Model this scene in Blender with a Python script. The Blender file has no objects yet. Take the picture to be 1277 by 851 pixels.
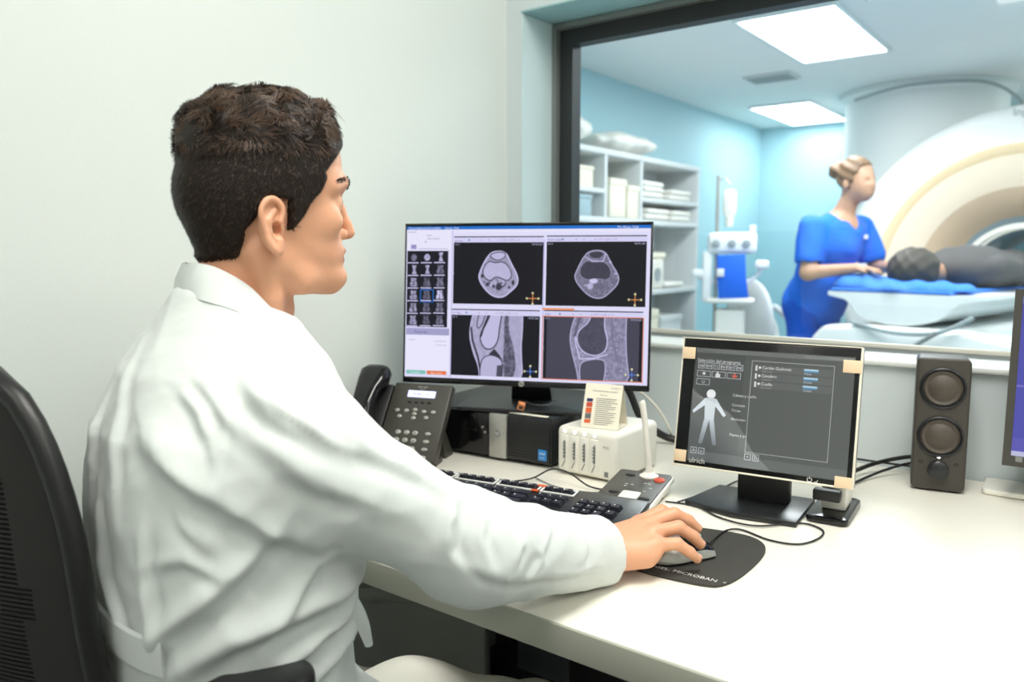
import bpy, bmesh, math, random
import numpy as np
from mathutils import Vector, Matrix, Euler
PI = math.pi
random.seed(7); rng = np.random.default_rng(7)
scene = bpy.context.scene
COL = scene.collection

# ------------------------------------------------------------------ camera
cam_d = bpy.data.cameras.new('camera'); cam = bpy.data.objects.new('camera', cam_d); COL.objects.link(cam)
cam.location = (0, 0, 1.17)
cam.rotation_euler = (math.radians(90 - 6.516), 0, math.radians(37.4))
cam_d.sensor_width = 36; cam_d.sensor_fit = 'HORIZONTAL'; cam_d.lens = 985 / 1277 * 36
cam_d.clip_start = 0.02; cam_d.clip_end = 60
cam_d.dof.use_dof = True; cam_d.dof.focus_distance = 1.12; cam_d.dof.aperture_fstop = 4.2
scene.camera = cam
# ------------------------------------------------------------------ world, exposure
scene.view_settings.view_transform = 'Standard'; scene.view_settings.look = 'None'
scene.view_settings.gamma = 1; scene.view_settings.use_curve_mapping = False
scene.view_settings.exposure = -0.07
w = bpy.data.worlds.new('world'); scene.world = w; w.use_nodes = True
w.node_tree.nodes['Background'].inputs[0].default_value = (0.75, 0.85, 0.9, 1)
w.node_tree.nodes['Background'].inputs[1].default_value = 0.4
scene.cycles.max_bounces = 8; scene.cycles.diffuse_bounces = 5; scene.cycles.glossy_bounces = 4
scene.cycles.transparent_max_bounces = 12; scene.cycles.caustics_reflective = False; scene.cycles.caustics_refractive = False
scene.cycles.use_denoising = True; scene.cycles.sample_clamp_indirect = 4

def area(name, loc, sx, sy, power, col=(1, 1, 1), rot=(0, 0, 0)):
    l = bpy.data.lights.new(name, 'AREA'); l.shape = 'RECTANGLE'; l.size = sx; l.size_y = sy
    l.energy = power; l.color = col
    o = bpy.data.objects.new(name, l); o.location = loc; o.rotation_euler = rot; COL.objects.link(o)
    return o
WARM = (1.0, 0.985, 0.935)
COOL = (0.88, 0.97, 1.0)
# control room ceiling panels (x, y) and scanner room ceiling panels
CZ = 2.55
CTRL_LIGHTS = [(-0.12, 0.66, 24), (-0.35, -1.0, 1.5), (1.35, 0.35, 4.5), (1.2, -1.3, 1.5)]
for (x, y, p) in CTRL_LIGHTS:
    area('ceiling_panel_light', (x, y, CZ - 0.03), 0.56, 1.16, p, WARM)
SCAN_LIGHTS = [(-1.46, 4.79, 27), (-0.80, 3.65, 32), (-2.36, 7.35, 10), (1.0, 4.6, 40), (0.6, 7.2, 24)]  # second entry is added in place of a lamp reflection in the window glass
for (x, y, p) in SCAN_LIGHTS:
    area('ceiling_panel_light', (x, y, 2.4 - 0.03), 0.5, 1.1, p, (0.97, 1.0, 1.0))

# ------------------------------------------------------------------ materials
def s2l(c):
    c = np.asarray(c, float) / 255.0
    return np.where(c <= 0.04045, c / 12.92, ((c + 0.055) / 1.055) ** 2.4)
def mat(name, col, rough=0.5, metal=0.0, spec=0.5, bump=0.0, bscale=200.0, var=0.0, vscale=5.0, emit=0.0, coat=0.0, sheen=0.0, sss=0.0):
    m = bpy.data.materials.new(name); m.use_nodes = True
    nt = m.node_tree; b = nt.nodes['Principled BSDF']
    c = tuple(s2l(col)) + (1,)
    b.inputs['Base Color'].default_value = c
    b.inputs['Roughness'].default_value = rough; b.inputs['Metallic'].default_value = metal
    b.inputs['Specular IOR Level'].default_value = spec
    if coat: b.inputs['Coat Weight'].default_value = coat; b.inputs['Coat Roughness'].default_value = 0.08
    if sheen: b.inputs['Sheen Weight'].default_value = sheen
    if sss:
        b.inputs['Subsurface Weight'].default_value = sss; b.inputs['Subsurface Radius'].default_value = (0.012, 0.005, 0.003)
        b.inputs['Subsurface Scale'].default_value = 0.6
    if emit:
        b.inputs['Emission Color'].default_value = c; b.inputs['Emission Strength'].default_value = emit
    tc = None
    if bump or var: tc = nt.nodes.new('ShaderNodeTexCoord')
    if var:
        n = nt.nodes.new('ShaderNodeTexNoise'); n.inputs['Scale'].default_value = vscale; n.inputs['Detail'].default_value = 4
        nt.links.new(tc.outputs['Object'], n.inputs['Vector'])
        mx = nt.nodes.new('ShaderNodeMix'); mx.data_type = 'RGBA'
        mx.inputs[6].default_value = tuple(v * (1 - var) for v in c[:3]) + (1,)
        mx.inputs[7].default_value = tuple(min(1, v * (1 + var)) for v in c[:3]) + (1,)
        nt.links.new(n.outputs['Fac'], mx.inputs[0]); nt.links.new(mx.outputs[2], b.inputs['Base Color'])
    if bump:
        n = nt.nodes.new('ShaderNodeTexNoise'); n.inputs['Scale'].default_value = bscale; n.inputs['Detail'].default_value = 3
        nt.links.new(tc.outputs['Object'], n.inputs['Vector'])
        bp = nt.nodes.new('ShaderNodeBump'); bp.inputs['Strength'].default_value = bump; bp.inputs['Distance'].default_value = 0.002
        nt.links.new(n.outputs['Fac'], bp.inputs['Height']); nt.links.new(bp.outputs['Normal'], b.inputs['Normal'])
    return m
def emis_attr(name, strength):
    """a display: the picture it shows is held per face, and it gives off that light"""
    m = bpy.data.materials.new(name); m.use_nodes = True
    nt = m.node_tree; b = nt.nodes['Principled BSDF']
    a = nt.nodes.new('ShaderNodeAttribute'); a.attribute_name = 'pixel'
    b.inputs['Base Color'].default_value = (0.004, 0.004, 0.005, 1); b.inputs['Roughness'].default_value = 0.35
    b.inputs['Specular IOR Level'].default_value = 0.2
    nt.links.new(a.outputs['Color'], b.inputs['Emission Color']); b.inputs['Emission Strength'].default_value = strength
    return m
def emis(name, col, strength):
    m = bpy.data.materials.new(name); m.use_nodes = True; nt = m.node_tree
    b = nt.nodes['Principled BSDF']; c = tuple(s2l(col)) + (1,)
    b.inputs['Base Color'].default_value = c; b.inputs['Emission Color'].default_value = c
    b.inputs['Emission Strength'].default_value = strength
    return m
def glass_mat(name, tint=(1, 1, 1), f=0.5):
    m = bpy.data.materials.new(name); m.use_nodes = True; nt = m.node_tree
    for n in list(nt.nodes): nt.nodes.remove(n)
    o = nt.nodes.new('ShaderNodeOutputMaterial'); t = nt.nodes.new('ShaderNodeBsdfTransparent'); g = nt.nodes.new('ShaderNodeBsdfGlossy')
    t.inputs[0].default_value = tuple(tint) + (1,); g.inputs['Roughness'].default_value = 0.0
    fr = nt.nodes.new('ShaderNodeFresnel'); fr.inputs[0].default_value = 1.5
    mu = nt.nodes.new('ShaderNodeMath'); mu.operation = 'MULTIPLY'; mu.inputs[1].default_value = f
    mx = nt.nodes.new('ShaderNodeMixShader')
    ge = nt.nodes.new('ShaderNodeNewGeometry'); iv_ = nt.nodes.new('ShaderNodeMath'); iv_.operation = 'SUBTRACT'; iv_.inputs[0].default_value = 1.0
    m2 = nt.nodes.new('ShaderNodeMath'); m2.operation = 'MULTIPLY'; m2.use_clamp = True
    nt.links.new(ge.outputs['Backfacing'], iv_.inputs[1]); nt.links.new(iv_.outputs[0], m2.inputs[0])   # only the outer face mirrors
    nt.links.new(fr.outputs[0], mu.inputs[0]); nt.links.new(mu.outputs[0], m2.inputs[1]); nt.links.new(m2.outputs[0], mx.inputs[0])
    nt.links.new(t.outputs[0], mx.inputs[1]); nt.links.new(g.outputs[0], mx.inputs[2]); nt.links.new(mx.outputs[0], o.inputs[0])
    return m
M = {}
M['wall'] = mat('wall_paint', (216, 221, 217), 0.7, bump=0.12, bscale=350)
M['wall_low'] = mat('wall_paint_window_side', (206, 215, 218), 0.7, bump=0.12, bscale=350)
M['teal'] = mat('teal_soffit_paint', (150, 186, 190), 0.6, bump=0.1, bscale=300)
M['jamb'] = mat('jamb_paint', (205, 222, 224), 0.6)
M['sill'] = mat('sill_white', (226, 230, 228), 0.4)
M['ceil'] = mat('ceiling_white', (232, 234, 232), 0.8, bump=0.2, bscale=120)
M['floor'] = mat('floor_vinyl', (120, 124, 122), 0.5, var=0.12, vscale=40)
M['frame_grey'] = mat('frame_grey', (128, 132, 130), 0.4, metal=0.3)
M['frame_black'] = mat('frame_black_rubber', (34, 38, 40), 0.55)
M['frame_beige'] = mat('frame_beige', (190, 188, 176), 0.45)
M['glass'] = glass_mat('window_glass', (0.97, 0.99, 0.99), 1.5)
M['blue_wall'] = mat('scan_blue_paint', (172, 210, 219), 0.6)
M['scan_floor'] = mat('scan_floor_vinyl', (176, 196, 202), 0.45)
M['desk'] = mat('desk_laminate', (236, 232, 220), 0.42, var=0.015, vscale=3)
M['desk_edge'] = mat('desk_edge_band', (160, 161, 148), 0.5)
M['metal_grey'] = mat('grey_metal', (120, 122, 122), 0.4, metal=0.6)
M['white_plastic'] = mat('white_plastic', (228, 226, 216), 0.4)
M['white_gloss'] = mat('white_gloss', (236, 238, 238), 0.25)
M['shelf_white'] = mat('shelf_laminate', (208, 212, 212), 0.5)
M['black_plastic'] = mat('black_plastic', (26, 26, 28), 0.45, bump=0.05, bscale=900)
M['black_gloss'] = mat('black_gloss', (14, 14, 16), 0.12)
M['black_satin'] = mat('black_satin', (32, 34, 36), 0.32)
M['dark_grey'] = mat('dark_grey_plastic', (62, 60, 55), 0.4)
M['speaker_body'] = mat('speaker_body', (60, 56, 50), 0.45, bump=0.1, bscale=700)
M['speaker_cone'] = mat('speaker_cone', (74, 66, 58), 0.5)
M['silver'] = mat('silver_plastic', (176, 176, 170), 0.35, metal=0.5)
M['chrome'] = mat('chrome', (220, 218, 210), 0.2, metal=1.0)
M['key'] = mat('key_black', (34, 36, 46), 0.4)
M['key_blue'] = mat('key_navy', (34, 38, 92), 0.4)
M['print_white'] = mat('printed_white', (232, 232, 228), 0.6)
M['print_grey'] = mat('printed_grey', (120, 122, 120), 0.6)
M['paper'] = mat('paper_card', (232, 226, 208), 0.7)
M['orange'] = mat('orange_paint', (214, 96, 50), 0.5)
M['red'] = mat('red_button', (196, 76, 50), 0.4)
M['blue_sticker'] = mat('blue_sticker', (40, 130, 200), 0.4)
M['beige_tape'] = mat('beige_corner_tape', (226, 200, 166), 0.6)
M['rubber_pad'] = mat('mouse_pad_rubber', (58, 57, 53), 0.75, bump=0.2, bscale=900)
M['cable'] = mat('black_cable', (22, 22, 22), 0.45)
M['usb_orange'] = mat('copper_plug', (206, 130, 84), 0.3, metal=0.4)
M['skin'] = mat('skin', (218, 160, 126), 0.42, sss=0.15, var=0.05, vscale=40, bump=0.12, bscale=600)
M['skin_far'] = mat('skin_tan', (196, 150, 122), 0.5)
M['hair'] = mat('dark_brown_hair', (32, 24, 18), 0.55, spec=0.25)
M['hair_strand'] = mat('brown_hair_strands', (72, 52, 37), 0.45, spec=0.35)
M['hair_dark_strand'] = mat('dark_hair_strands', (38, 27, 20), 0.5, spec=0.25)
M['lips'] = mat('lips', (206, 134, 112), 0.4, sss=0.1)
M['coat'] = mat('white_coat_cloth', (206, 211, 209), 0.85, bump=0.12, bscale=900, sheen=0.2)
M['trouser'] = mat('white_trouser_cloth', (228, 226, 216), 0.85, bump=0.15, bscale=700)
M['shoe'] = mat('white_shoe', (210, 210, 208), 0.5)
M['eye_white'] = mat('eye_white', (230, 225, 220), 0.2)
M['iris'] = mat('iris_brown', (60, 40, 28), 0.2)
M['chair_black'] = mat('chair_black_mesh', (26, 25, 23), 0.7)
M['chair_frame'] = mat('chair_black_frame', (18, 18, 18), 0.4)
M['chair_fabric'] = mat('chair_black_fabric', (24, 24, 25), 0.9, bump=0.3, bscale=600)
M['scrubs'] = mat('royal_blue_scrubs', (24, 108, 222), 0.85)
M['scrubs_p'] = mat('royal_blue_trousers', (14, 84, 196), 0.85)
M['hair_nurse'] = mat('light_brown_hair', (118, 90, 66), 0.5)
M['hair_patient'] = mat('dark_hair', (66, 60, 54), 0.6)
M['grey_cloth'] = mat('grey_clothing', (86, 84, 84), 0.9)
M['blue_sheet'] = mat('blue_sheet', (54, 124, 216), 0.85)
M['magnet'] = mat('magnet_white', (240, 240, 238), 0.35)
M['magnet_peach'] = mat('magnet_peach_ring', (248, 220, 176), 0.45)
M['magnet_tan'] = mat('magnet_tan_flare', (234, 204, 172), 0.5)
M['bore'] = mat('bore_liner', (176, 194, 204), 0.4)
M['coil'] = mat('coil_white', (228, 224, 214), 0.4)
M['linen'] = mat('linen_white', (230, 228, 220), 0.9, bump=0.3, bscale=60)
M['box_cream'] = mat('cream_box', (226, 220, 200), 0.7)
M['box_blue'] = mat('blue_grey_box', (150, 172, 180), 0.6)
M['drape'] = mat('blue_drape', (26, 104, 222), 0.7)
M['vent'] = mat('vent_grey', (150, 160, 162), 0.5)
M['grey_box'] = mat('grey_crate', (158, 160, 156), 0.7)
M['cab_black'] = mat('black_cabinet', (22, 22, 23), 0.6)
M['panel_light'] = emis('ceiling_light_diffuser', (255, 252, 244), 6.0)
M['panel_light_scan'] = emis('scan_light_diffuser', (250, 253, 255), 7.0)
M['led_white'] = emis('led_white', (255, 255, 255), 6.0)
M['led_blue'] = emis('lcd_backlight', (196, 198, 236), 1.0)
M['screen_hp'] = emis_attr('monitor_display', 1.0)
M['screen_touch'] = emis_attr('touch_display', 1.0)
M['screen_side'] = emis_attr('side_display', 1.0)

# ------------------------------------------------------------------ mesh helpers
def props(o, label=None, cat=None, group=None, kind=None):
    if label: o['label'] = label
    if cat: o['category'] = cat
    if group: o['group'] = group
    if kind: o['kind'] = kind
    return o
def thing(name, label, cat, loc=(0, 0, 0), rotz=0.0, group=None):
    o = bpy.data.objects.new(name, None); COL.objects.link(o)
    o.location = loc; o.rotation_euler = (0, 0, rotz); o.empty_display_size = 0.05
    return props(o, label, cat, group)
class G:
    """collects vertices and faces; build() links them as one mesh object"""
    def __init__(s): s.v = []; s.f = []; s.m = []; s.sm = []; s.n = 0
    def add(s, V, F, mi=0, smooth=False, mx=None):
        V = np.asarray(V, float).reshape(-1, 3)
        if mx is not None:
            A = np.array(mx); V = V @ A[:3, :3].T + A[:3, 3]
        b = s.n; s.v.append(V); s.n += len(V)
        for f in F: s.f.append(tuple(b + int(i) for i in f))
        s.m += [mi] * len(F); s.sm += [smooth] * len(F)
        return s
    def bm(s, b, mi=0, smooth=False, mx=None):
        b.verts.index_update()
        V = [tuple(v.co) for v in b.verts]; F = [[v.index for v in f.verts] for f in b.faces]
        b.free(); return s.add(V, F, mi, smooth, mx)
    def box(s, c, d, bev=0.0, seg=2, mi=0, mx=None, smooth=None):
        b = bmesh.new(); bmesh.ops.create_cube(b, size=1)
        for v in b.verts: v.co = Vector((c[0] + v.co.x * d[0], c[1] + v.co.y * d[1], c[2] + v.co.z * d[2]))
        if bev: bmesh.ops.bevel(b, geom=b.edges[:], offset=min(bev, min(d) * 0.49), segments=seg, profile=0.5, affect='EDGES')
        return s.bm(b, mi, bool(bev) if smooth is None else smooth, mx)
    def prism(s, pts, z0, z1, mi=0, mx=None, bev=0.0, seg=2, smooth=None):
        b = bmesh.new(); vs = [b.verts.new((p[0], p[1], z0)) for p in pts]; f = b.faces.new(vs)
        r = bmesh.ops.extrude_face_region(b, geom=[f])
        for e in r['geom']:
            if isinstance(e, bmesh.types.BMVert): e.co.z = z1
        bmesh.ops.recalc_face_normals(b, faces=b.faces[:])
        if bev: bmesh.ops.bevel(b, geom=[e for e in b.edges if e.calc_face_angle(0) > 0.5], offset=bev, segments=seg, profile=0.5, affect='EDGES')
        return s.bm(b, mi, bool(bev) if smooth is None else smooth, mx)
    def tube(s, P, r, n=8, mi=0, mx=None, cap=True, smooth=True, sub=0, flat=1.0):
        P = [Vector(p) for p in P]; R = list(r) if hasattr(r, '__len__') else [r] * len(P)
        if sub:
            Q = []; RR = []
            for i in range(len(P) - 1):
                p0 = P[max(i - 1, 0)]; p1 = P[i]; p2 = P[i + 1]; p3 = P[min(i + 2, len(P) - 1)]
                for k in range(sub):
                    t = k / sub; t2 = t * t; t3 = t2 * t
                    Q.append(0.5 * ((2 * p1) + (p2 - p0) * t + (2 * p0 - 5 * p1 + 4 * p2 - p3) * t2 + (3 * p1 - p0 - 3 * p2 + p3) * t3))
                    RR.append(R[i] * (1 - t) + R[i + 1] * t)
            Q.append(P[-1]); RR.append(R[-1]); P, R = Q, RR
        V = []; F = []; up = None
        for i, p in enumerate(P):
            t = (P[min(i + 1, len(P) - 1)] - P[max(i - 1, 0)]).normalized()
            if up is None:
                up = Vector((0, 0, 1)) if abs(t.z) < 0.9 else Vector((1, 0, 0))
            a = up - t * up.dot(t)
            a.normalize(); c = t.cross(a); up = a
            for k in range(n):
                an = 2 * PI * k / n
                V.append(tuple(p + (c * math.cos(an) + a * math.sin(an) * flat) * R[i]))
        for i in range(len(P) - 1):
            for k in range(n):
                F.append((i * n + k, i * n + (k + 1) % n, (i + 1) * n + (k + 1) % n, (i + 1) * n + k))
        if cap:
            F.append(tuple(range(n - 1, -1, -1))); F.append(tuple((len(P) - 1) * n + k for k in range(n)))
        return s.add(V, F, mi, smooth, mx)
    def cyl(s, a, b, r1, r2=None, n=24, mi=0, mx=None, smooth=True):
        return s.tube([a, b], [r1, r1 if r2 is None else r2], n, mi, mx, True, smooth)
    def lathe(s, prof, n=32, mi=0, mx=None, smooth=True, a0=0, a1=2 * PI):
        V = []; F = []; full = abs(a1 - a0 - 2 * PI) < 1e-6; k = n if full else n + 1
        for (r, z) in prof:
            for i in range(k):
                a = a0 + (a1 - a0) * i / n; V.append((r * math.cos(a), r * math.sin(a), z))
        for j in range(len(prof) - 1):
            for i in range(n):
                i2 = (i + 1) % k
                F.append((j * k + i, j * k + i2, (j + 1) * k + i2, (j + 1) * k + i))
        return s.add(V, F, mi, smooth, mx)
    def loft(s, rings, mi=0, mx=None, smooth=True, cap=True, closed=True):
        n = len(rings[0]); V = [p for r in rings for p in r]; F = []
        for j in range(len(rings) - 1):
            for i in range(n if closed else n - 1):
                i2 = (i + 1) % n; F.append((j * n + i, j * n + i2, (j + 1) * n + i2, (j + 1) * n + i))
        if cap and closed: F.append(tuple(range(n - 1, -1, -1))); F.append(tuple((len(rings) - 1) * n + i for i in range(n)))
        return s.add(V, F, mi, smooth, mx)
    def text(s, txt, size, mi=0, mx=None, align='LEFT', depth=0.0):
        V, F = text_geo(txt, align)
        V = V * size; V[:, 2] += depth
        return s.add(V, F, mi, False, mx)
    def build(s, name, mats, parent=None, loc=None, rot=None, mods=None):
        me = bpy.data.meshes.new(name)
        V = np.concatenate(s.v) if s.v else np.zeros((0, 3))
        me.from_pydata(V.tolist(), [], s.f)
        if not isinstance(mats, (list, tuple)): mats = [mats]
        for m in mats: me.materials.append(m)
        me.polygons.foreach_set('material_index', s.m); me.polygons.foreach_set('use_smooth', s.sm)
        me.update(); o = bpy.data.objects.new(name, me); COL.objects.link(o)
        if parent is not None: o.parent = parent
        if loc is not None: o.location = loc
        if rot is not None: o.rotation_euler = rot
        if any(s.sm) and not all(s.sm) or any(s.sm):
            try: me.set_sharp_from_angle(angle=math.radians(40))
            except Exception: pass
        return o
_tc = {}
def text_geo(txt, align='LEFT'):
    k = (txt, align)
    if k not in _tc:
        cu = bpy.data.curves.new('lettering', 'FONT'); cu.body = txt; cu.align_x = align; cu.resolution_u = 2
        ob = bpy.data.objects.new('lettering', cu); me = ob.to_mesh()
        V = np.array([tuple(v.co) for v in me.vertices], float).reshape(-1, 3); F = [tuple(p.vertices) for p in me.polygons]
        ob.to_mesh_clear(); bpy.data.objects.remove(ob); bpy.data.curves.remove(cu); _tc[k] = (V, F)
    V, F = _tc[k]; return V.copy(), F
def T(x=0, y=0, z=0): return Matrix.Translation((x, y, z))
def RX(a): return Matrix.Rotation(a, 4, 'X')
def RY(a): return Matrix.Rotation(a, 4, 'Y')
def RZ(a): return Matrix.Rotation(a, 4, 'Z')
def rrect(w, h, r, n=6):
    P = []
    for (cx, cy, a) in ((w / 2 - r, h / 2 - r, 0), (-w / 2 + r, h / 2 - r, PI / 2), (-w / 2 + r, -h / 2 + r, PI), (w / 2 - r, -h / 2 + r, 1.5 * PI)):
        for k in range(n + 1): P.append((cx + r * math.cos(a + PI / 2 * k / n), cy + r * math.sin(a + PI / 2 * k / n)))
    return P
def dup(o, parent=None, loc=None, rotz=None):
    c = o.copy(); COL.objects.link(c)
    if parent is not None: c.parent = parent
    if loc is not None: c.location = loc
    if rotz is not None: c.rotation_euler = (0, 0, rotz)
    return c
def dup_tree(root, loc=None, rotz=None, label=None):
    r = dup(root, None, loc, rotz)
    if label: r['label'] = label
    for ch in list(root.children):
        c = dup(ch, r)
        for g in list(ch.children): dup(g, c)
    return r
class Screen:
    """the picture on a display, w x h metres; coordinates in pixels from its top left corner; stands upright facing -Y"""
    def __init__(s, w, h, px, py): s.w = w; s.h = h; s.px = px; s.py = py; s.V = []; s.F = []; s.C = []; s.n = 0; s.k = 0
    def _p(s, P): return [((x / s.px - 0.5) * s.w, -s.k * 0.000004, (0.5 - y / s.py) * s.h) for (x, y) in P]
    def _add(s, P, F, C):
        s.V += P; s.F += [tuple(s.n + i for i in f) for f in F]; s.C += C; s.n += len(P)
    def poly(s, P, col):
        s.k += 1; s._add(s._p(P), [tuple(range(len(P)))], [tuple(s2l(col))])
    def rect(s, x, y, w, h, col): s.poly([(x, y), (x, y + h), (x + w, y + h), (x + w, y)], col)
    def box(s, x, y, w, h, t, col):
        s.rect(x, y, w, t, col); s.rect(x, y + h - t, w, t, col); s.rect(x, y, t, h, col); s.rect(x + w - t, y, t, h, col)
    def disc(s, x, y, r, col, n=20): s.poly([(x + r * math.cos(-2 * PI * k / n), y + r * math.sin(-2 * PI * k / n)) for k in range(n)], col)
    def raster(s, x, y, w, h, A):
        s.k += 1; H, W = A.shape[:2]; P = []; F = []
        for j in range(H + 1):
            for i in range(W + 1): P.append((x + w * i / W, y + h * j / H))
        for j in range(H):
            for i in range(W): a = j * (W + 1) + i; F.append((a, a + W + 1, a + W + 2, a + 1))
        s._add(s._p(P), F, [tuple(c) for c in s2l(A.reshape(-1, 3))])
    def text(s, x, y, t, size, col, align='LEFT'):
        s.k += 1; V, F = text_geo(t, align)
        s._add(s._p([(x + v[0] * size, y - v[1] * size) for v in V]), F, [tuple(s2l(col))] * len(F))
    def build(s, name, m, parent, loc=(0, 0, 0)):
        me = bpy.data.meshes.new(name); me.from_pydata(s.V, [], s.F); me.materials.append(m)
        at = me.color_attributes.new('pixel', 'FLOAT_COLOR', 'CORNER')
        cnt = np.array([len(f) for f in s.F]); C = np.repeat(np.array(s.C), cnt, axis=0)
        at.data.foreach_set('color', np.concatenate([C, np.ones((len(C), 1))], 1).astype(np.float32).ravel())
        o = bpy.data.objects.new(name, me); COL.objects.link(o); o.parent = parent; o.location = loc
        return o

# ------------------------------------------------------------------ implicit surfaces for bodies and cloth
def V3(*a): return np.array(a, float)
def L(v): return np.sqrt(v[0] ** 2 + v[1] ** 2 + v[2] ** 2)
def cap(p, a, b, ra, rb=None):
    rb = ra if rb is None else rb; a = np.asarray(a, float); b = np.asarray(b, float); d = b - a; dd = max(float(d @ d), 1e-12)
    q = [p[i] - a[i] for i in range(3)]
    t = np.clip((q[0] * d[0] + q[1] * d[1] + q[2] * d[2]) / dd, 0, 1)
    return L([q[i] - t * d[i] for i in range(3)]) - (ra + (rb - ra) * t)
def ell(p, c, r, R=None):
    q = [p[i] - c[i] for i in range(3)]
    if R is not None: q = [sum(q[j] * R[j][i] for j in range(3)) for i in range(3)]
    k0 = L([q[i] / r[i] for i in range(3)]); k1 = L([q[i] / r[i] ** 2 for i in range(3)])
    return k0 * (k0 - 1) / np.maximum(k1, 1e-6)
def smin(a, b, k):
    h = np.clip(0.5 + 0.5 * (b - a) / k, 0, 1); return b + (a - b) * h - k * h * (1 - h)
def smax(a, b, k): return -smin(-a, -b, k)
def chain(p, pts, rs, k=0.004):
    d = None
    for i in range(len(pts) - 1):
        c = cap(p, pts[i], pts[i + 1], rs[i], rs[i + 1]); d = c if d is None else smin(d, c, k)
    return d
def table(zs, vs, blur=0.008, step=0.001):
    zz = np.arange(min(zs) - 0.03, max(zs) + 0.03, step); o = np.argsort(zs)
    v = np.interp(zz, np.array(zs)[o], np.array(vs)[o]); n = max(1, int(blur / step)) | 1
    for _ in range(3): v = np.convolve(np.pad(v, n // 2, mode='edge'), np.ones(n) / n, 'valid')
    return lambda z: np.interp(z, zz, v).astype(np.float32)
def surface(fn, lo, hi, h):
    """surface nets: the zero level of fn over a box, as vertices and quads"""
    ax = [np.arange(lo[i], hi[i] + h, h, dtype=np.float32) for i in range(3)]
    p = [ax[0][:, None, None], ax[1][None, :, None], ax[2][None, None, :]]
    D = np.broadcast_to(fn(p), (len(ax[0]), len(ax[1]), len(ax[2]))).astype(np.float32)
    S = D < 0
    nx, ny, nz = D.shape
    cnt = np.zeros((nx - 1, ny - 1, nz - 1), np.uint8)
    for i in (0, 1):
        for j in (0, 1):
            for k in (0, 1): cnt += S[i:nx - 1 + i, j:ny - 1 + j, k:nz - 1 + k]
    I = np.argwhere((cnt > 0) & (cnt < 8)); idx = -np.ones(cnt.shape, np.int32); idx[tuple(I.T)] = np.arange(len(I))
    acc = np.zeros((len(I), 3)); num = np.zeros(len(I))
    cor = [(i, j, k) for i in (0, 1) for j in (0, 1) for k in (0, 1)]
    for a in cor:
        for e in range(3):
            if a[e]: continue
            b = list(a); b[e] = 1
            da = D[I[:, 0] + a[0], I[:, 1] + a[1], I[:, 2] + a[2]]; db = D[I[:, 0] + b[0], I[:, 1] + b[1], I[:, 2] + b[2]]
            m = (da < 0) != (db < 0); t = np.where(m, da / np.where(m, da - db, 1), 0)
            q = np.tile(np.array(a, float), (len(I), 1)); q[:, e] += t
            acc += q * m[:, None]; num += m
    V = (I + acc / num[:, None]) * h + np.array(lo)
    Q = []
    for e in range(3):
        o1, o2 = (e + 1) % 3, (e + 2) % 3
        sl0 = [slice(None)] * 3; sl1 = [slice(None)] * 3; sl0[e] = slice(0, -1); sl1[e] = slice(1, None)
        ch = S[tuple(sl0)] != S[tuple(sl1)]
        E = np.argwhere(ch); E = E[(E[:, o1] > 0) & (E[:, o2] > 0) & (E[:, o1] < D.shape[o1] - 1) & (E[:, o2] < D.shape[o2] - 1)]
        ins = S[tuple(E.T)]
        def g(u, v):
            q = E.copy(); q[:, o1] -= u; q[:, o2] -= v; return idx[tuple(q.T)]
        f = np.stack([g(1, 1), g(0, 1), g(0, 0), g(1, 0)], 1)
        f[~ins] = f[~ins][:, ::-1]; Q.append(f)
    return V, np.concatenate(Q)
def smesh(name, parts, mats, parent=None, loc=None):
    """one mesh from several (V, Q, material) surfaces"""
    V = []; Q = []; mi = []; n = 0
    for (v, q, m) in parts:
        V.append(v); Q.append(q + n); mi.append(np.full(len(q), m)); n += len(v)
    V = np.concatenate(V); Q = np.concatenate(Q); mi = np.concatenate(mi)
    me = bpy.data.meshes.new(name)
    me.vertices.add(len(V)); me.vertices.foreach_set('co', V.astype(np.float32).ravel())
    me.loops.add(Q.size); me.loops.foreach_set('vertex_index', Q.astype(np.int32).ravel())
    me.polygons.add(len(Q)); me.polygons.foreach_set('loop_start', np.arange(len(Q)) * 4)
    me.polygons.foreach_set('material_index', mi.astype(np.int32)); me.polygons.foreach_set('use_smooth', np.ones(len(Q), bool))
    if not isinstance(mats, (list, tuple)): mats = [mats]
    for m in mats: me.materials.append(m)
    me.update(calc_edges=True); me.validate()
    o = bpy.data.objects.new(name, me); COL.objects.link(o)
    if parent is not None: o.parent = parent
    if loc is not None: o.location = loc
    return o
def rot_z(V, az): c, s = math.cos(az), math.sin(az); return np.stack([V[:, 0] * c - V[:, 1] * s, V[:, 0] * s + V[:, 1] * c, V[:, 2]], 1)
def grad(fn, P, e=0.002):
    g = np.zeros_like(P)
    for i in range(3):
        a = P.copy(); b = P.copy(); a[:, i] += e; b[:, i] -= e; g[:, i] = fn(a.T) - fn(b.T)
    return g / np.maximum(np.linalg.norm(g, axis=1, keepdims=True), 1e-9)

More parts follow.
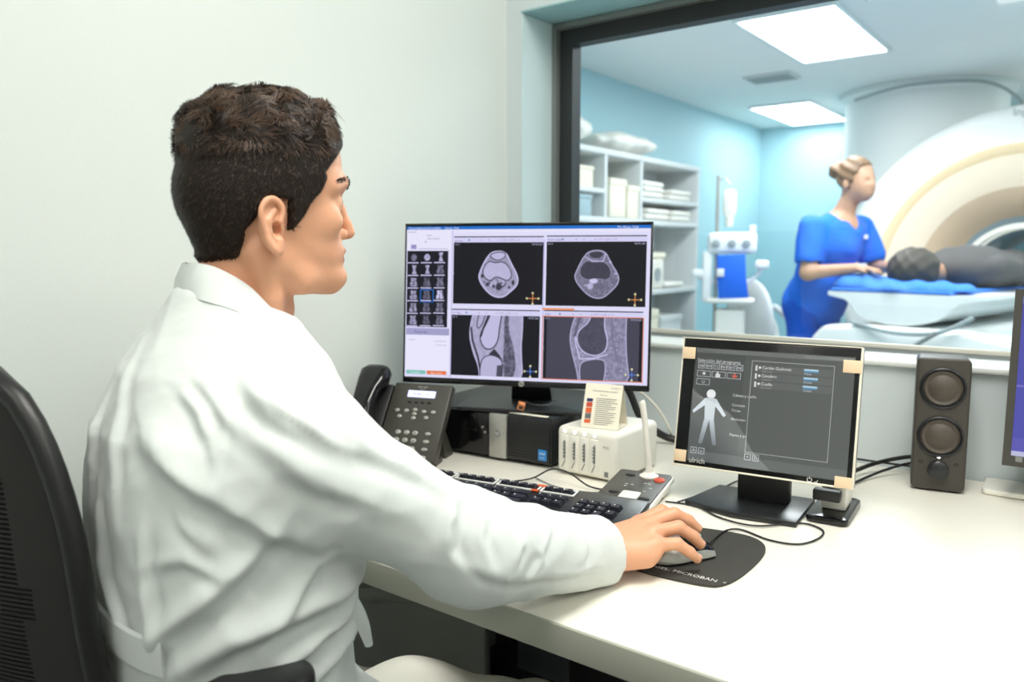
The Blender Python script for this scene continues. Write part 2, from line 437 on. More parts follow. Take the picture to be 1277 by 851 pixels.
# ================================================================== THE SETTING
def struct(name, g, m):
    o = g.build(name, m); o['kind'] = 'structure'; return o
WX0, WX1, WY = -1.31, 2.6, 1.69          # left wall, right wall, window wall
BY = -2.4                                # back wall
GY = 1.85                                # glass plane
SX0, SX1, SY1 = -2.97, 3.2, 8.06         # scanner room
RX0, RX1, RZ0, RZ1 = -1.26, 1.5, 0.945, 1.78   # window opening
struct('floor', G().box(((WX0 + WX1) / 2, (BY + WY) / 2, -0.05), (WX1 - WX0 + 0.3, WY - BY + 0.3, 0.1)), M['floor'])
struct('ceiling', G().box(((WX0 + WX1) / 2, (BY + WY) / 2, CZ + 0.05), (WX1 - WX0 + 0.3, WY - BY + 0.3, 0.1)), M['ceil'])
struct('wall_left', G().box((WX0 - 0.06, (BY + WY) / 2, CZ / 2), (0.12, WY - BY, CZ)), M['wall'])
struct('wall_right', G().box((WX1 + 0.06, (BY + WY) / 2, CZ / 2), (0.12, WY - BY, CZ)), M['wall'])
struct('wall_back', G().box(((WX0 + WX1) / 2, BY - 0.06, CZ / 2), (WX1 - WX0, 0.12, CZ)), M['wall'])
g = G(); TH = 0.26; yc = WY + TH / 2
g.box(((SX0 + RX0) / 2, yc, CZ / 2), (RX0 - SX0, TH, CZ))
g.box(((SX1 + RX1) / 2, yc, CZ / 2), (SX1 - RX1, TH, CZ))
g.box(((RX0 + RX1) / 2, yc, RZ0 / 2), (RX1 - RX0, TH, RZ0))
g.box(((RX0 + RX1) / 2, yc, (RZ1 + CZ) / 2), (RX1 - RX0, TH, CZ - RZ1))
struct('wall_front', g, M['wall_low'])
# lining of the window recess
struct('trim_1', G().box(((RX0 + RX1) / 2, WY + 0.08, RZ1 - 0.002), (RX1 - RX0, 0.17, 0.004)), M['teal'])
struct('trim_2', G().box((RX0 + 0.002, WY + 0.08, (RZ0 + RZ1) / 2 - 0.002), (0.004, 0.165, RZ1 - RZ0 - 0.006)), M['jamb'])
struct('trim_3', G().box(((RX0 + RX1) / 2, WY + 0.068, RZ0 + 0.004), (RX1 - RX0 - 0.01, 0.16, 0.012), 0.004), M['sill'])
# window: grey outer frame, black gasket, pane
win = bpy.data.objects.new('window_1', None); COL.objects.link(win); win['kind'] = 'structure'; win.location = ((RX0 + RX1) / 2, GY, RZ0)
W2 = (RX1 - RX0) / 2; HH = RZ1 - RZ0
def ring(g, x0, x1, z0, z1, t, y0, y1, tb=None, mi=0):
    tb = t if tb is None else tb; yc = (y0 + y1) / 2; d = y1 - y0
    g.box(((x0 + x1) / 2, yc, z1 - t / 2), (x1 - x0, d, t), mi=mi); g.box(((x0 + x1) / 2, yc, z0 + tb / 2), (x1 - x0, d, tb), mi=mi)
    g.box((x0 + t / 2, yc, (z0 + tb + z1 - t) / 2), (t, d, z1 - z0 - t - tb), mi=mi); g.box((x1 - t / 2, yc, (z0 + tb + z1 - t) / 2), (t, d, z1 - z0 - t - tb), mi=mi)
g = G(); ring(g, -W2 + 0.005, W2 - 0.005, 0.012, HH - 0.006, 0.014, -0.03, 0.04, 0.006); g.build('window_frame', M['frame_grey'], win)
g = G(); ring(g, -W2 + 0.019, W2 - 0.019, 0.018, HH - 0.020, 0.040, -0.012, 0.03, 0.004); g.build('gasket', M['frame_black'], win)
g = G(); g.box((0, -0.020, 0.0205), (2 * W2 - 0.06, 0.018, 0.013), 0.002); g.build('bottom_rail', M['frame_beige'], win)
g = G(); g.box((0, 0.012, HH / 2), (2 * W2 - 0.08, 0.004, HH - 0.05)); g.build('pane', M['glass'], win)
# scanner room shell
y0 = WY + TH
struct('floor.001', G().box(((SX0 + SX1) / 2, (y0 + SY1) / 2, -0.05), (SX1 - SX0, SY1 - y0, 0.1)), M['scan_floor'])
struct('ceiling.001', G().box(((SX0 + SX1) / 2, (y0 + SY1) / 2, 2.45), (SX1 - SX0, SY1 - y0, 0.1)), M['ceil'])
struct('wall_left.001', G().box((SX0 - 0.06, (y0 + SY1) / 2, 1.2), (0.12, SY1 - y0, 2.4)), M['blue_wall'])
struct('wall_back.001', G().box(((SX0 + SX1) / 2, SY1 + 0.06, 1.2), (SX1 - SX0, 0.12, 2.4)), M['blue_wall'])
struct('wall_right.001', G().box((SX1 + 0.06, (y0 + SY1) / 2, 1.2), (0.12, SY1 - y0, 2.4)), M['blue_wall'])
struct('baseboard_left', G().box((WX0 + 0.006, (BY + WY) / 2, 0.04), (0.012, WY - BY, 0.08)), M['metal_grey'])

# ------------------------------------------------------------------ ceiling lights
def panel(name, label, cat, x, y, z, sx, sy, m, group):
    t = thing(name, label, cat, (x, y, z), 0, group)
    g = G(); ring_h = 0.02
    for (cx, cy, dx, dy) in ((0, sy / 2 + 0.01, sx + 0.04, 0.02), (0, -sy / 2 - 0.01, sx + 0.04, 0.02), (sx / 2 + 0.01, 0, 0.02, sy), (-sx / 2 - 0.01, 0, 0.02, sy)):
        g.box((cx, cy, -0.01), (dx, dy, ring_h))
    g.build('frame', M['white_gloss'], t)
    G().box((0, 0, -0.006), (sx, sy, 0.010)).build('diffuser', m, t)
    return t
CL = ['ceiling light panel over the desk beside the seated man', 'ceiling light panel behind the office chair', 'ceiling light panel at the right of the control room', 'ceiling light panel in the right rear corner of the control room']
for (x, y, p), lb in zip(CTRL_LIGHTS, CL): panel('ceiling_light', lb, 'ceiling light', x, y, CZ, 0.56, 1.16, M['panel_light'], 'control room ceiling lights')
SL = ['large bright ceiling light panel left of the round white duct', 'bright panel added for a lamp reflection in the glass at the top of the window', 'small-looking ceiling light panel farthest back, just left of the round white duct', 'ceiling light panel right of the scanner', 'ceiling light panel behind the scanner']
for (x, y, p), lb in zip(SCAN_LIGHTS, SL): panel('ceiling_light', lb, 'ceiling light', x, y, 2.4, 0.5, 1.14, M['panel_light_scan'], 'scanner room ceiling lights')
t = thing('air_vent', 'small grey air vent in the scanner room ceiling', 'air vent', (-2.05, 5.72, 2.4), 0)
g = G(); g.box((0, 0, -0.008), (0.34, 0.24, 0.014), 0.003); g.build('frame', M['shelf_white'], t)
g = G()
for k in range(6): g.box((0, -0.09 + 0.036 * k, -0.018), (0.30, 0.016, 0.006))
g.build('slats', M['vent'], t)

# ================================================================== DESK
t = thing('desk', 'long white desk with a grey front edge running under the window', 'desk', (0.35, 1.205, 0))
DX0, DX1 = -1.295 - 0.35, 1.6 - 0.35
g = G(); g.box(((DX0 + DX1) / 2, 0.0, 0.7275), (DX1 - DX0, 0.955, 0.025), 0.003); g.build('desktop', M['desk'], t)
g = G(); g.box(((DX0 + DX1) / 2, -0.4795, 0.7215), (DX1 - DX0, 0.006, 0.037), 0.0015); g.build('edge_band', M['desk_edge'], t)
for x in (DX0 + 0.05, DX1 - 0.05):
    g = G(); g.box((x, 0, 0.355), (0.04, 0.80, 0.025), 0.003)
    g.box((x, -0.40, 0.36), (0.045, 0.045, 0.70), 0.004); g.box((x, 0.40, 0.36), (0.045, 0.045, 0.70), 0.004); g.build('leg', M['metal_grey'], t)
g = G(); g.box(((DX0 + DX1) / 2, 0.42, 0.56), (DX1 - DX0 - 0.2, 0.018, 0.29)); g.build('underdesk_shade_panel', M['cab_black'], t)  # added black sheet that darkens the shaded wall under the desk
# things under the desk
t = thing('storage_crate', 'grey crate on the floor under the left end of the desk', 'crate', (-1.045, 1.06, 0), math.radians(37))
g = G(); g.box((0, 0, 0.27), (0.28, 0.20, 0.54), 0.01); g.build('body', M['grey_box'], t)
g = G(); g.box((0, 0, 0.55), (0.30, 0.22, 0.03), 0.008); g.build('lid', M['grey_box'], t)
t = thing('drawer_cabinet', 'black drawer cabinet standing under the desk behind the knees', 'cabinet', (-0.42, 1.34, 0), 0)
g = G(); g.box((0, 0, 0.29), (0.62, 0.44, 0.56), 0.006); g.build('body', M['cab_black'], t)
for k in range(3):
    g = G(); g.box((0, -0.226, 0.11 + 0.18 * k), (0.60, 0.014, 0.17), 0.003); d = g.build('drawer', M['cab_black'], t)
    g = G(); g.box((0, -0.240, 0.15 + 0.18 * k), (0.16, 0.012, 0.012), 0.003); g.build('handle', M['metal_grey'], d)

# ================================================================== PICTURES ON THE DISPLAYS
def sdp(P, X, Y):
    d = np.full(X.shape, 1e9); ins = np.zeros(X.shape, bool); n = len(P)
    for i in range(n):
        x0, y0 = P[i]; x1, y1 = P[(i + 1) % n]; ex, ey = x1 - x0, y1 - y0
        t = np.clip(((X - x0) * ex + (Y - y0) * ey) / max(ex * ex + ey * ey, 1e-9), 0, 1)
        d = np.minimum(d, np.hypot(X - x0 - t * ex, Y - y0 - t * ey))
        c = ((y0 > Y) != (y1 > Y)) & (X < x0 + (Y - y0) * ex / (ey if abs(ey) > 1e-9 else 1e-9)); ins ^= c
    return np.where(ins, -d, d)
def sdl(P, X, Y):
    d = np.full(X.shape, 1e9)
    for i in range(len(P) - 1):
        x0, y0 = P[i]; x1, y1 = P[i + 1]; ex, ey = x1 - x0, y1 - y0
        t = np.clip(((X - x0) * ex + (Y - y0) * ey) / (ex * ex + ey * ey), 0, 1); d = np.minimum(d, np.hypot(X - x0 - t * ex, Y - y0 - t * ey))
    return d
def smooth_poly(P, it=2):
    P = [tuple(p) for p in P]
    for _ in range(it):
        Q = []
        for i in range(len(P)):
            a, b = P[i], P[(i + 1) % len(P)]
            Q += [(0.75 * a[0] + 0.25 * b[0], 0.75 * a[1] + 0.25 * b[1]), (0.25 * a[0] + 0.75 * b[0], 0.25 * a[1] + 0.75 * b[1])]
        P = Q
    return P
def vnoise(X, Y, s, seed=0):
    r = np.random.default_rng(seed).random((64, 64)); x = X / s; y = Y / s
    i = np.floor(x).astype(int); j = np.floor(y).astype(int); fx = x - i; fy = y - j; fx = fx * fx * (3 - 2 * fx); fy = fy * fy * (3 - 2 * fy)
    g = lambda a, b: r[a % 64, b % 64]
    return (g(i, j) * (1 - fx) + g(i + 1, j) * fx) * (1 - fy) + (g(i, j + 1) * (1 - fx) + g(i + 1, j + 1) * fx) * fy
def lay(I, d, val, soft=3.0, a=1.0):
    k = np.clip(0.5 - d / soft, 0, 1) * a; return I * (1 - k) + val * k
def tint(I):
    I = np.clip(I, 0, 1)[..., None]; c = np.array([215, 210, 250.]); k = np.array([16, 17, 26.])
    return k + (c - k) * I
def hp_map(cx, cy): return ((cx - 65) * 0.446, (cy - 65) * (0.4523 - 0.0323 * (cx - 65) / 1140))
def hp_raster(sc, c0, c1, painter, res=1.0):
    X0, Y0 = hp_map(*c0); X1, Y1 = hp_map(*c1); nx, ny = int((X1 - X0) / res), int((Y1 - Y0) / res)
    xs = X0 + (np.arange(nx) + 0.5) * (X1 - X0) / nx; ys = Y0 + (np.arange(ny) + 0.5) * (Y1 - Y0) / ny
    X, Y = np.meshgrid(xs, ys); CX = X / 0.446 + 65; CY = Y / (0.4523 - 0.0323 * (CX - 65) / 1140) + 65
    sc.raster(X0, Y0, X1 - X0, Y1 - Y0, painter(CX, CY))
def axial_bright(X, Y):
    I = np.zeros(X.shape); N = vnoise(X, Y, 9, 1) * 0.5 + vnoise(X, Y, 4, 2) * 0.5
    out = smooth_poly([(485, 180), (552, 180), (578, 235), (615, 300), (612, 345), (578, 375), (545, 402), (500, 400), (458, 370), (418, 312), (428, 270), (455, 215)])
    I = lay(I, sdp(out, X, Y), 0.95); I = lay(I, sdp(out, X, Y) + 7, 0.72 + 0.2 * (N - 0.5))
    bone = smooth_poly([(470, 228), (500, 240), (540, 232), (570, 262), (582, 300), (560, 322), (530, 305), (500, 300), (478, 322), (448, 300), (444, 265)])
    I = lay(I, sdp(bone, X, Y) - 4, 0.12); I = lay(I, sdp(bone, X, Y), 0.86 + 0.10 * (N - 0.5))
    pat = smooth_poly([(476, 200), (510, 188), (548, 190), (548, 210), (515, 226), (488, 214)])
    I = lay(I, sdp(pat, X, Y) - 4, 0.15); I = lay(I, sdp(pat, X, Y), 0.88)
    mus = smooth_poly([(440, 318), (470, 330), (500, 312), (545, 318), (560, 335), (535, 362), (500, 350), (470, 345)])
    I = lay(I, sdp(mus, X, Y), 0.35 + 0.5 * (N > 0.52), 4)
    for (x, y, a, b, v) in ((520, 348, 14, 18, 0.22), (588, 330, 6, 12, 0.15), (570, 352, 6, 7, 0.3), (441, 298, 6, 8, 0.15), (500, 330, 12, 14, 0.8), (466, 338, 10, 8, 0.25), (497, 347, 6, 8, 0.2)):
        I = lay(I, (np.hypot((X - x) / a, (Y - y) / b) - 1) * min(a, b), v, 4)
    return tint(I)
def axial_dark(X, Y):
    X = X - 455; I = np.zeros(X.shape); N = vnoise(X, Y, 8, 5) * 0.5 + vnoise(X, Y, 3.5, 6) * 0.5
    out = smooth_poly([(485, 180), (555, 180), (582, 240), (620, 300), (618, 340), (585, 378), (548, 410), (502, 408), (455, 372), (412, 312), (428, 268), (455, 210)])
    I = lay(I, sdp(out, X, Y), 0.85); I = lay(I, sdp(out, X, Y) + 5, 0.52 + 0.3 * (N - 0.5))
    bone = smooth_poly([(470, 228), (500, 240), (545, 232), (575, 262), (584, 300), (562, 322), (530, 312), (500, 318), (470, 318), (442, 296), (444, 262)])
    I = lay(I, sdp(bone, X, Y) - 3, 0.75, a=0.6); I = lay(I, sdp(bone, X, Y), 0.24 + 0.10 * (N - 0.5))
    pat = smooth_poly([(480, 196), (512, 186), (546, 192), (544, 208), (518, 222), (490, 212)])
    I = lay(I, sdp(pat, X, Y), 0.22); I = lay(I, sdl([(465, 212), (500, 232), (545, 234), (556, 200)], X, Y) - 2, 0.95)
    for (x, y, a, b, v) in ((505, 325, 18, 12, 0.95), (490, 350, 14, 14, 0.85), (470, 345, 8, 5, 0.8), (530, 350, 26, 14, 0.45), (578, 238, 4, 4, 0.95), (602, 292, 5, 4, 0.95)):
        I = lay(I, (np.hypot((X - x) / a, (Y - y) / b) - 1) * min(a, b) + 5 * (N - 0.5), v, 4)
    return tint(I)
def sag_bright(X, Y):
    I = np.zeros(X.shape); N = vnoise(X, Y, 10, 8) * 0.5 + vnoise(X * 2.2, Y * 0.6, 6, 9) * 0.5
    out = smooth_poly([(405, 440), (640, 440), (640, 560), (634, 640), (650, 820), (425, 820), (436, 740), (398, 650), (378, 560)], 2)
    I = lay(I, sdp(out, X, Y), 0.9); I = lay(I, sdp(out, X, Y) + 6, 0.78 + 0.15 * (N - 0.5))
    I = lay(I, sdl([(392, 540), (400, 600), (428, 680), (440, 740)], X, Y) - 4, 0.12, 4)
    fem = smooth_poly([(500, 440), (545, 440), (525, 540), (522, 600), (498, 638), (462, 640), (440, 605), (438, 570), (470, 520)])
    I = lay(I, sdp(fem, X, Y) - 5, 0.1); I = lay(I, sdp(fem, X, Y), 0.9)
    pat = smooth_poly([(432, 470), (458, 470), (450, 510), (428, 545), (420, 530)])
    I = lay(I, sdp(pat, X, Y) - 4, 0.15); I = lay(I, sdp(pat, X, Y), 0.82)
    I = lay(I, sdl([(480, 470), (452, 540), (440, 580)], X, Y) - 4, 0.12, 4)
    tib = smooth_poly([(440, 695), (480, 668), (530, 680), (548, 715), (530, 820), (440, 820)])
    I = lay(I, sdp(tib, X, Y) - 4, 0.15); I = lay(I, sdp(tib, X, Y), 0.86)
    I = lay(I, sdp([(480, 665), (505, 640), (530, 668), (548, 700), (520, 680)], X, Y), 0.18, 4)
    mus = smooth_poly([(550, 480), (572, 480), (572, 560), (600, 640), (612, 760), (560, 820), (548, 690), (552, 600)])
    I = lay(I, sdp(mus, X, Y), 0.28 + 0.5 * (N - 0.3), 8); I = lay(I, sdp([(520, 720), (550, 715), (545, 820), (515, 820)], X, Y), 0.3, 6)
    return tint(I)
def sag_dark(X, Y):
    I = np.full(X.shape, 0.26); N = vnoise(X, Y, 10, 12) * 0.5 + vnoise(X * 2.2, Y * 0.6, 6, 13) * 0.5
    I = np.where((X < 750) | (X > 1168), 0.02, I)
    out = smooth_poly([(895, 440), (1115, 440), (1112, 560), (1116, 680), (1138, 830), (905, 830), (890, 740), (866, 660), (852, 570)], 2)
    I = lay(I, sdp(out, X, Y), 0.85); I = lay(I, sdp(out, X, Y) + 5, 0.62 + 0.35 * (N - 0.5))
    fem = smooth_poly([(960, 440), (1018, 440), (1008, 540), (1028, 600), (1020, 655), (975, 678), (915, 655), (890, 600), (900, 555), (950, 520)])
    I = lay(I, sdp(fem, X, Y) - 5, 0.95); I = lay(I, sdp(fem, X, Y), 0.30 + 0.12 * (N - 0.5))
    I = lay(I, sdl([(880, 560), (886, 620), (905, 690), (960, 690), (1028, 672)], X, Y) - 3, 0.95)
    tib = smooth_poly([(905, 725), (925, 700), (1000, 692), (1024, 712), (1010, 830), (915, 830)])
    I = lay(I, sdp(tib, X, Y) - 4, 0.9); I = lay(I, sdp(tib, X, Y), 0.32)
    I = lay(I, sdl([(1045, 470), (1050, 600), (1075, 700)], X, Y) - 3, 0.5, 10); I = lay(I, sdl([(900, 500), (880, 580)], X, Y) - 6, 0.4, 8)
    return tint(I)
def thumb(k):
    def f(X, Y):
        x = (X - X.min()) / np.ptp(X); y = (Y - Y.min()) / np.ptp(Y); N = vnoise(x * 10, y * 10, 1.5, 20 + k)
        I = np.zeros(X.shape)
        if k in (0, 1): I = lay(I, np.hypot((x - 0.5) / 0.32, (y - 0.55) / 0.42) - 1, 0.9 if k else 0.6, 0.2); I = I * (0.6 + 0.5 * N)
        elif k in (2, 3, 4): I = lay(I, np.abs(x - 0.55) - 0.12 - 0.25 * np.abs(y - 0.5), 0.85, 0.1) * (0.7 + 0.5 * N)
        else:
            b = 0.42 if k % 3 == 1 or k in (5,) else 0.75
            if k % 3 == 2: b = 0.5
            if k == 11: b = 0.95
            I = lay(I, np.abs(x - 0.5) - 0.34 + 0.06 * np.sin(y * 6), b, 0.15) * (0.55 + 0.75 * N); I *= 1 - 0.45 * np.exp(-((x - 0.5) / 0.05) ** 2)
        return tint(I)
    return f

# ================================================================== THINGS ON THE DESK
DZ = 0.7405
# ---- computer
pc = thing('desktop_computer', 'flat black desktop computer with a silver stripe lying under the monitor', 'computer', (-0.866, 1.262, DZ), math.radians(5))
g = G(); g.box((-0.169, 0.165, 0.052), (0.338, 0.33, 0.094), 0.003)
for x in (-0.32, -0.02):
    for y in (0.03, 0.3): g.cyl((x, y, 0), (x, y, 0.006), 0.008, n=12)
g.build('case', M['black_satin'], pc)
g = G(); g.box((-0.051, -0.003, 0.052), (0.098, 0.008, 0.088), 0.002)
for k in range(12): g.box((-0.051, -0.0075, 0.016 + 0.0062 * k), (0.090, 0.001, 0.0022))
g.build('vented_front', M['black_plastic'], pc)
g = G(); g.box((-0.123, -0.004, 0.052), (0.042, 0.010, 0.092), 0.002); st = g.build('silver_stripe', M['silver'], pc)
g = G(); g.lathe([(0.0001, 0.0012), (0.0065, 0.0012), (0.0075, 0)], 24, mx=T(-0.123, -0.009, 0.058) @ RX(PI / 2)); g.build('badge', M['frame_grey'], st)
g = G(); g.text('hp', 0.010, 0, T(-0.123, -0.0108, 0.0555) @ RX(PI / 2), 'CENTER'); g.build('lettering', M['print_white'], st)
g = G(); g.box((-0.241, -0.003, 0.052), (0.190, 0.008, 0.088), 0.002); g.box((-0.25, -0.008, 0.074), (0.150, 0.002, 0.036), 0.001); g.build('drive_front', M['black_gloss'], pc)
for (x, z) in ((-0.160, 0.066), (-0.154, 0.056), (-0.185, 0.064)):
    g = G(); g.lathe([(0.0012, 0.0008), (0.0026, 0.0012), (0.0032, 0)], 14, mx=T(x, -0.0075, z) @ RX(PI / 2)); g.build('audio_jack', M['chrome'], pc)
g = G(); g.box((-0.0165, -0.0082, 0.026), (0.019, 0.0012, 0.022), 0.0004); s_ = g.build('blue_sticker', M['blue_sticker'], pc)
g = G(); g.text('intel', 0.0075, 0, T(-0.0165, -0.0090, 0.0275) @ RX(PI / 2), 'CENTER'); g.text('inside', 0.0042, 0, T(-0.0165, -0.0090, 0.020) @ RX(PI / 2), 'CENTER'); g.build('lettering', M['print_white'], s_)
sl = thing('paper_strip', 'narrow beige paper strip on the front top edge of the black computer', 'paper strip', (-0.926, 1.266, DZ + 0.0995), math.radians(5))
g = G(); g.box((0, 0.002, 0.0006), (0.088, 0.012, 0.001)); g.build('strip', M['paper'], sl)

# ---- big monitor
mo = thing('monitor', 'large monitor showing four knee scans, standing on the black computer', 'monitor', (-0.956, 1.282, DZ + 0.0995), math.radians(23.7))
tl = T(0, 0, 0.0535) @ RX(math.radians(-5))
g = G(); g.box((0, 0.012, 0.167), (0.5175, 0.020, 0.336), 0.003, mx=tl); g.box((0, 0.032, 0.16), (0.40, 0.022, 0.22), 0.010, mx=tl); g.build('housing', M['black_satin'], mo)
g = G()
for (cx, cz, dx, dz) in ((0, 0.3325, 0.5175, 0.005), (0, 0.005, 0.5175, 0.011), (-0.2570, 0.168, 0.0035, 0.33), (0.2568, 0.168, 0.0036, 0.33)): g.box((cx, 0.0008, cz), (dx, 0.004, dz), 0.0008, mx=tl)
g.build('bezel', M['black_gloss'], mo)
g = G(); g.lathe([(0.0001, 0.001), (0.0058, 0.001), (0.0062, 0)], 24, mx=tl @ T(0, -0.0014, 0.0055) @ RX(PI / 2)); lg = g.build('logo', M['silver'], mo)
g = G(); g.text('hp', 0.0085, 0, tl @ T(0, -0.0027, 0.0035) @ RX(PI / 2), 'CENTER'); g.build('lettering', M['black_gloss'], lg)
g = G(); g.prism(rrect(0.28, 0.20, 0.012), 0, 0.008, mx=T(0.0, 0.085, 0), bev=0.002); g.build('stand_base', M['black_satin'], mo)
g = G(); g.loft([[(-0.045, 0.10, 0.008), (0.045, 0.10, 0.008), (0.045, 0.125, 0.008), (-0.045, 0.125, 0.008)], [(-0.036, 0.075, 0.10), (0.036, 0.075, 0.10), (0.036, 0.10, 0.10), (-0.036, 0.10, 0.10)], [(-0.036, 0.055, 0.25), (0.036, 0.055, 0.25), (0.036, 0.08, 0.25), (-0.036, 0.08, 0.25)]], smooth=False)
g.box((0, 0.058, 0.22), (0.12, 0.03, 0.12), 0.006); g.build('stand_neck', M['black_satin'], mo)
S = Screen(0.510, 0.317, 510, 317)
PAN = (226, 224, 252)
S.rect(0, 0, 510, 317, PAN); S.rect(0, 0, 510, 6.5, (22, 112, 206))
for i, x in enumerate((4, 22, 48, 66, 84, 104)): S.text(x, 5.5, ['Patient', 'Application', 'Transfer', 'Edit', 'Queue', 'Help'][i], 6.0, (235, 238, 255))
S.text(444, 5.5, 'Wo 02-Jun 10:26', 6.0, (235, 238, 255))
S.rect(0, 6.5, 100, 42, (234, 232, 253)); S.rect(100, 6.5, 410, 7, (232, 230, 252))
for (x, y, t) in ((4, 13, 'Browser'), (44, 20, 'Name'), (46, 27, 'Date of Birth'), (40, 34, 'ID')): S.text(x, y, t, 5, (120, 110, 160))
S.rect(10, 38, 12, 9, (150, 148, 200)); S.rect(26, 46, 66, 1, (150, 150, 190))
S.rect(98.5, 10, 3.5, 300, (236, 234, 255))
# thumbnail column
S.rect(2, 51, 91, 160, (20, 22, 36))
for r in range(6):
    for c in range(3):
        k = r * 3 + c; cx0 = 78 + c * 66; cy0 = 186 + r * 59
        hp_raster(S, (cx0, cy0), (cx0 + 50, cy0 + 42), thumb(k), 1.3)
        X0, Y0 = hp_map(cx0 - 6, cy0 + 45); S.rect(X0, Y0, 24, 2.2, (206, 204, 240))
X0, Y0 = hp_map(137, 358); S.box(X0, Y0, 30, 27, 1.8, (30, 110, 200))
S.rect(2, 211, 96, 3, (216, 214, 244)); S.rect(2, 214, 96, 14, (164, 162, 204)); S.text(20, 224, 'Properties', 7, (90, 88, 130))
S.rect(2, 228, 96, 76, (236, 234, 255))
for (x, y, wd) in ((8, 238, 14), (66, 240, 26), (70, 248, 22)): S.rect(x, y, wd, 1.4, (190, 188, 224))
S.rect(4, 303, 43, 8, (128, 196, 186)); S.text(12, 309.5, 'Proceed', 6.5, (220, 245, 240)); S.rect(50, 303, 43, 8, (232, 120, 70)); S.text(58, 309.5, 'Stop Scan', 6.5, (255, 220, 200))
# four views
def view(c0, c1, painter, ttl):
    X0, Y0 = hp_map(*c0); X1, Y1 = hp_map(*c1)
    S.rect(X0, Y0 - 10, X1 - X0, 10, (214, 212, 246)); S.rect(X0, Y0 - 12.5, X1 - X0, 2.2, (30, 32, 60)); S.text(X0 + 2, Y0 - 1.5, ttl, 6, (110, 110, 160))
    S.disc(X0 + 33, Y0 - 5, 1.8, (40, 120, 150)); S.disc(X0 + 60, Y0 - 5, 1.2, (150, 140, 180)); S.disc(X0 + 76, Y0 - 5, 1.2, (150, 140, 180)); S.text(X0 + 96, Y0 - 3, 'w 1210  c 630  z 1.0', 5.5, (160, 120, 150))
    hp_raster(S, c0, c1, painter, 0.95)
    S.text(X0 + 3, Y0 + 6, 'A1 3', 5, (190, 190, 225)); S.text(X1 - 3, Y0 + 6, 'TR/TE 560', 5, (190, 190, 225), 'RIGHT'); S.rect(X0, (Y0 + Y1) / 2, 1.6, 1.6, (190, 190, 225))
view((300, 140), (728, 436), axial_bright, 'Survey'); view((742, 140), (1192, 450), axial_dark, 'PDW SPAIR')
view((294, 478), (718, 780), sag_bright, 'T1 TSE'); view((736, 488), (1184, 806), sag_dark, 'STIR')
for (a, b) in (((728, 130), (722, 785)), ((290, 85), (285, 775))):
    X0, Y0 = hp_map(*a); X1, Y1 = hp_map(*b); S.rect(X0, Y0, 2.5, Y1 - Y0, (196, 194, 236))
X0, Y0 = hp_map(728, 452); S.rect(X0, Y0 - 1, 66, 3.8, (238, 150, 96))
X0, Y0 = hp_map(730, 486); X1, Y1 = hp_map(1188, 806); S.box(X0, Y0, X1 - X0, Y1 - Y0, 1.6, (230, 130, 84))
for i, (cx, cy) in enumerate(((682, 405), (1146, 415), (678, 748), (1140, 768))):
    X0, Y0 = hp_map(cx, cy); c = (220, 150, 90) if i < 2 else (90, 130, 220)
    S.rect(X0 - 9, Y0 - 0.8, 18, 1.6, c); S.rect(X0 - 0.8, Y0 - 9, 1.6, 18, c)
    for (a, b) in ((12, 0), (-12, 0), (0, 11), (0, -11)): S.disc(X0 + a, Y0 + b, 2.2, (222, 218, 170))
dsp = S.build('display', M['screen_hp'], mo); dsp.matrix_local = tl @ T(-0.0005, 0.0004, 0.170)
uc = thing('usb_cable', 'short cable with a copper-coloured plug hanging below the large monitor', 'cable', (-0.925, 1.235, DZ + 0.0995), math.radians(10))
g = G(); g.tube([(0.03, 0.115, 0.02), (0.03, 0.07, 0.016), (0.022, 0.03, 0.022), (0.008, 0.008, 0.032)], 0.0022, 8, sub=5); g.build('cord', M['cable'], uc)
mxp = T(0.006, 0.0, 0.032) @ RZ(0.35) @ RX(0.5) @ RY(0.3)
g = G(); g.box((0, 0, -0.010), (0.015, 0.008, 0.018), 0.0015, mx=mxp); pl = g.build('plug', M['usb_orange'], uc)
g = G(); g.box((0, -0.0042, -0.011), (0.008, 0.001, 0.008), mx=mxp); g.build('socket_face', M['black_plastic'], pl)

# ---- desk phone
ph = thing('desk_phone', 'dark grey desk phone with a black handset and a small lit display', 'phone', (-1.108, 1.092, DZ), math.radians(19))
PT = T(0, 0, 0.014) @ RX(math.radians(57))
g = G(); g.prism([(-0.0675, 0), (0.066, 0), (0.070, 0.168), (-0.060, 0.168)], -0.022, 0, bev=0.004, mx=PT)
g.loft([[(-0.05, 0.055, 0.10), (0.05, 0.055, 0.10), (0.05, 0.075, 0.09), (-0.05, 0.075, 0.09)], [(-0.06, 0.085, 0.0), (0.055, 0.085, 0.0), (0.055, 0.125, 0.0), (-0.06, 0.125, 0.0)]], smooth=False)
g.box((0, 0.03, 0.008), (0.12, 0.06, 0.012), 0.003); g.build('body', M['dark_grey'], ph)
g = G(); g.prism([(-0.132, 0.0), (-0.072, 0.0), (-0.064, 0.165), (-0.118, 0.165)], -0.024, -0.004, bev=0.006, mx=PT); g.build('cradle', M['black_plastic'], ph)
g = G(); g.box((0.006, 0.143, 0.001), (0.062, 0.015, 0.002), 0.0005, mx=PT); g.build('lcd', M['led_blue'], ph)
g = G(); g.text('Tel 4021  10:26', 0.0062, 0, PT @ T(0.006, 0.1405, 0.0024), 'CENTER'); g.build('lcd_text', M['dark_grey'], ph)
g = G()
for k in range(9):
    hgt = [2.5, 4, 6, 4, 2.5, 4, 6, 4, 2.5][k] * 0.0006; g.box((-0.006 + k * 0.0028, 0.1592 + 0.000, 0.0006), (0.0012, hgt, 0.0008), mx=PT)
g.text('CISCO', 0.0046, 0, PT @ T(0.0052, 0.1525, 0.0006), 'CENTER'); g.build('logo', M['silver'], ph)
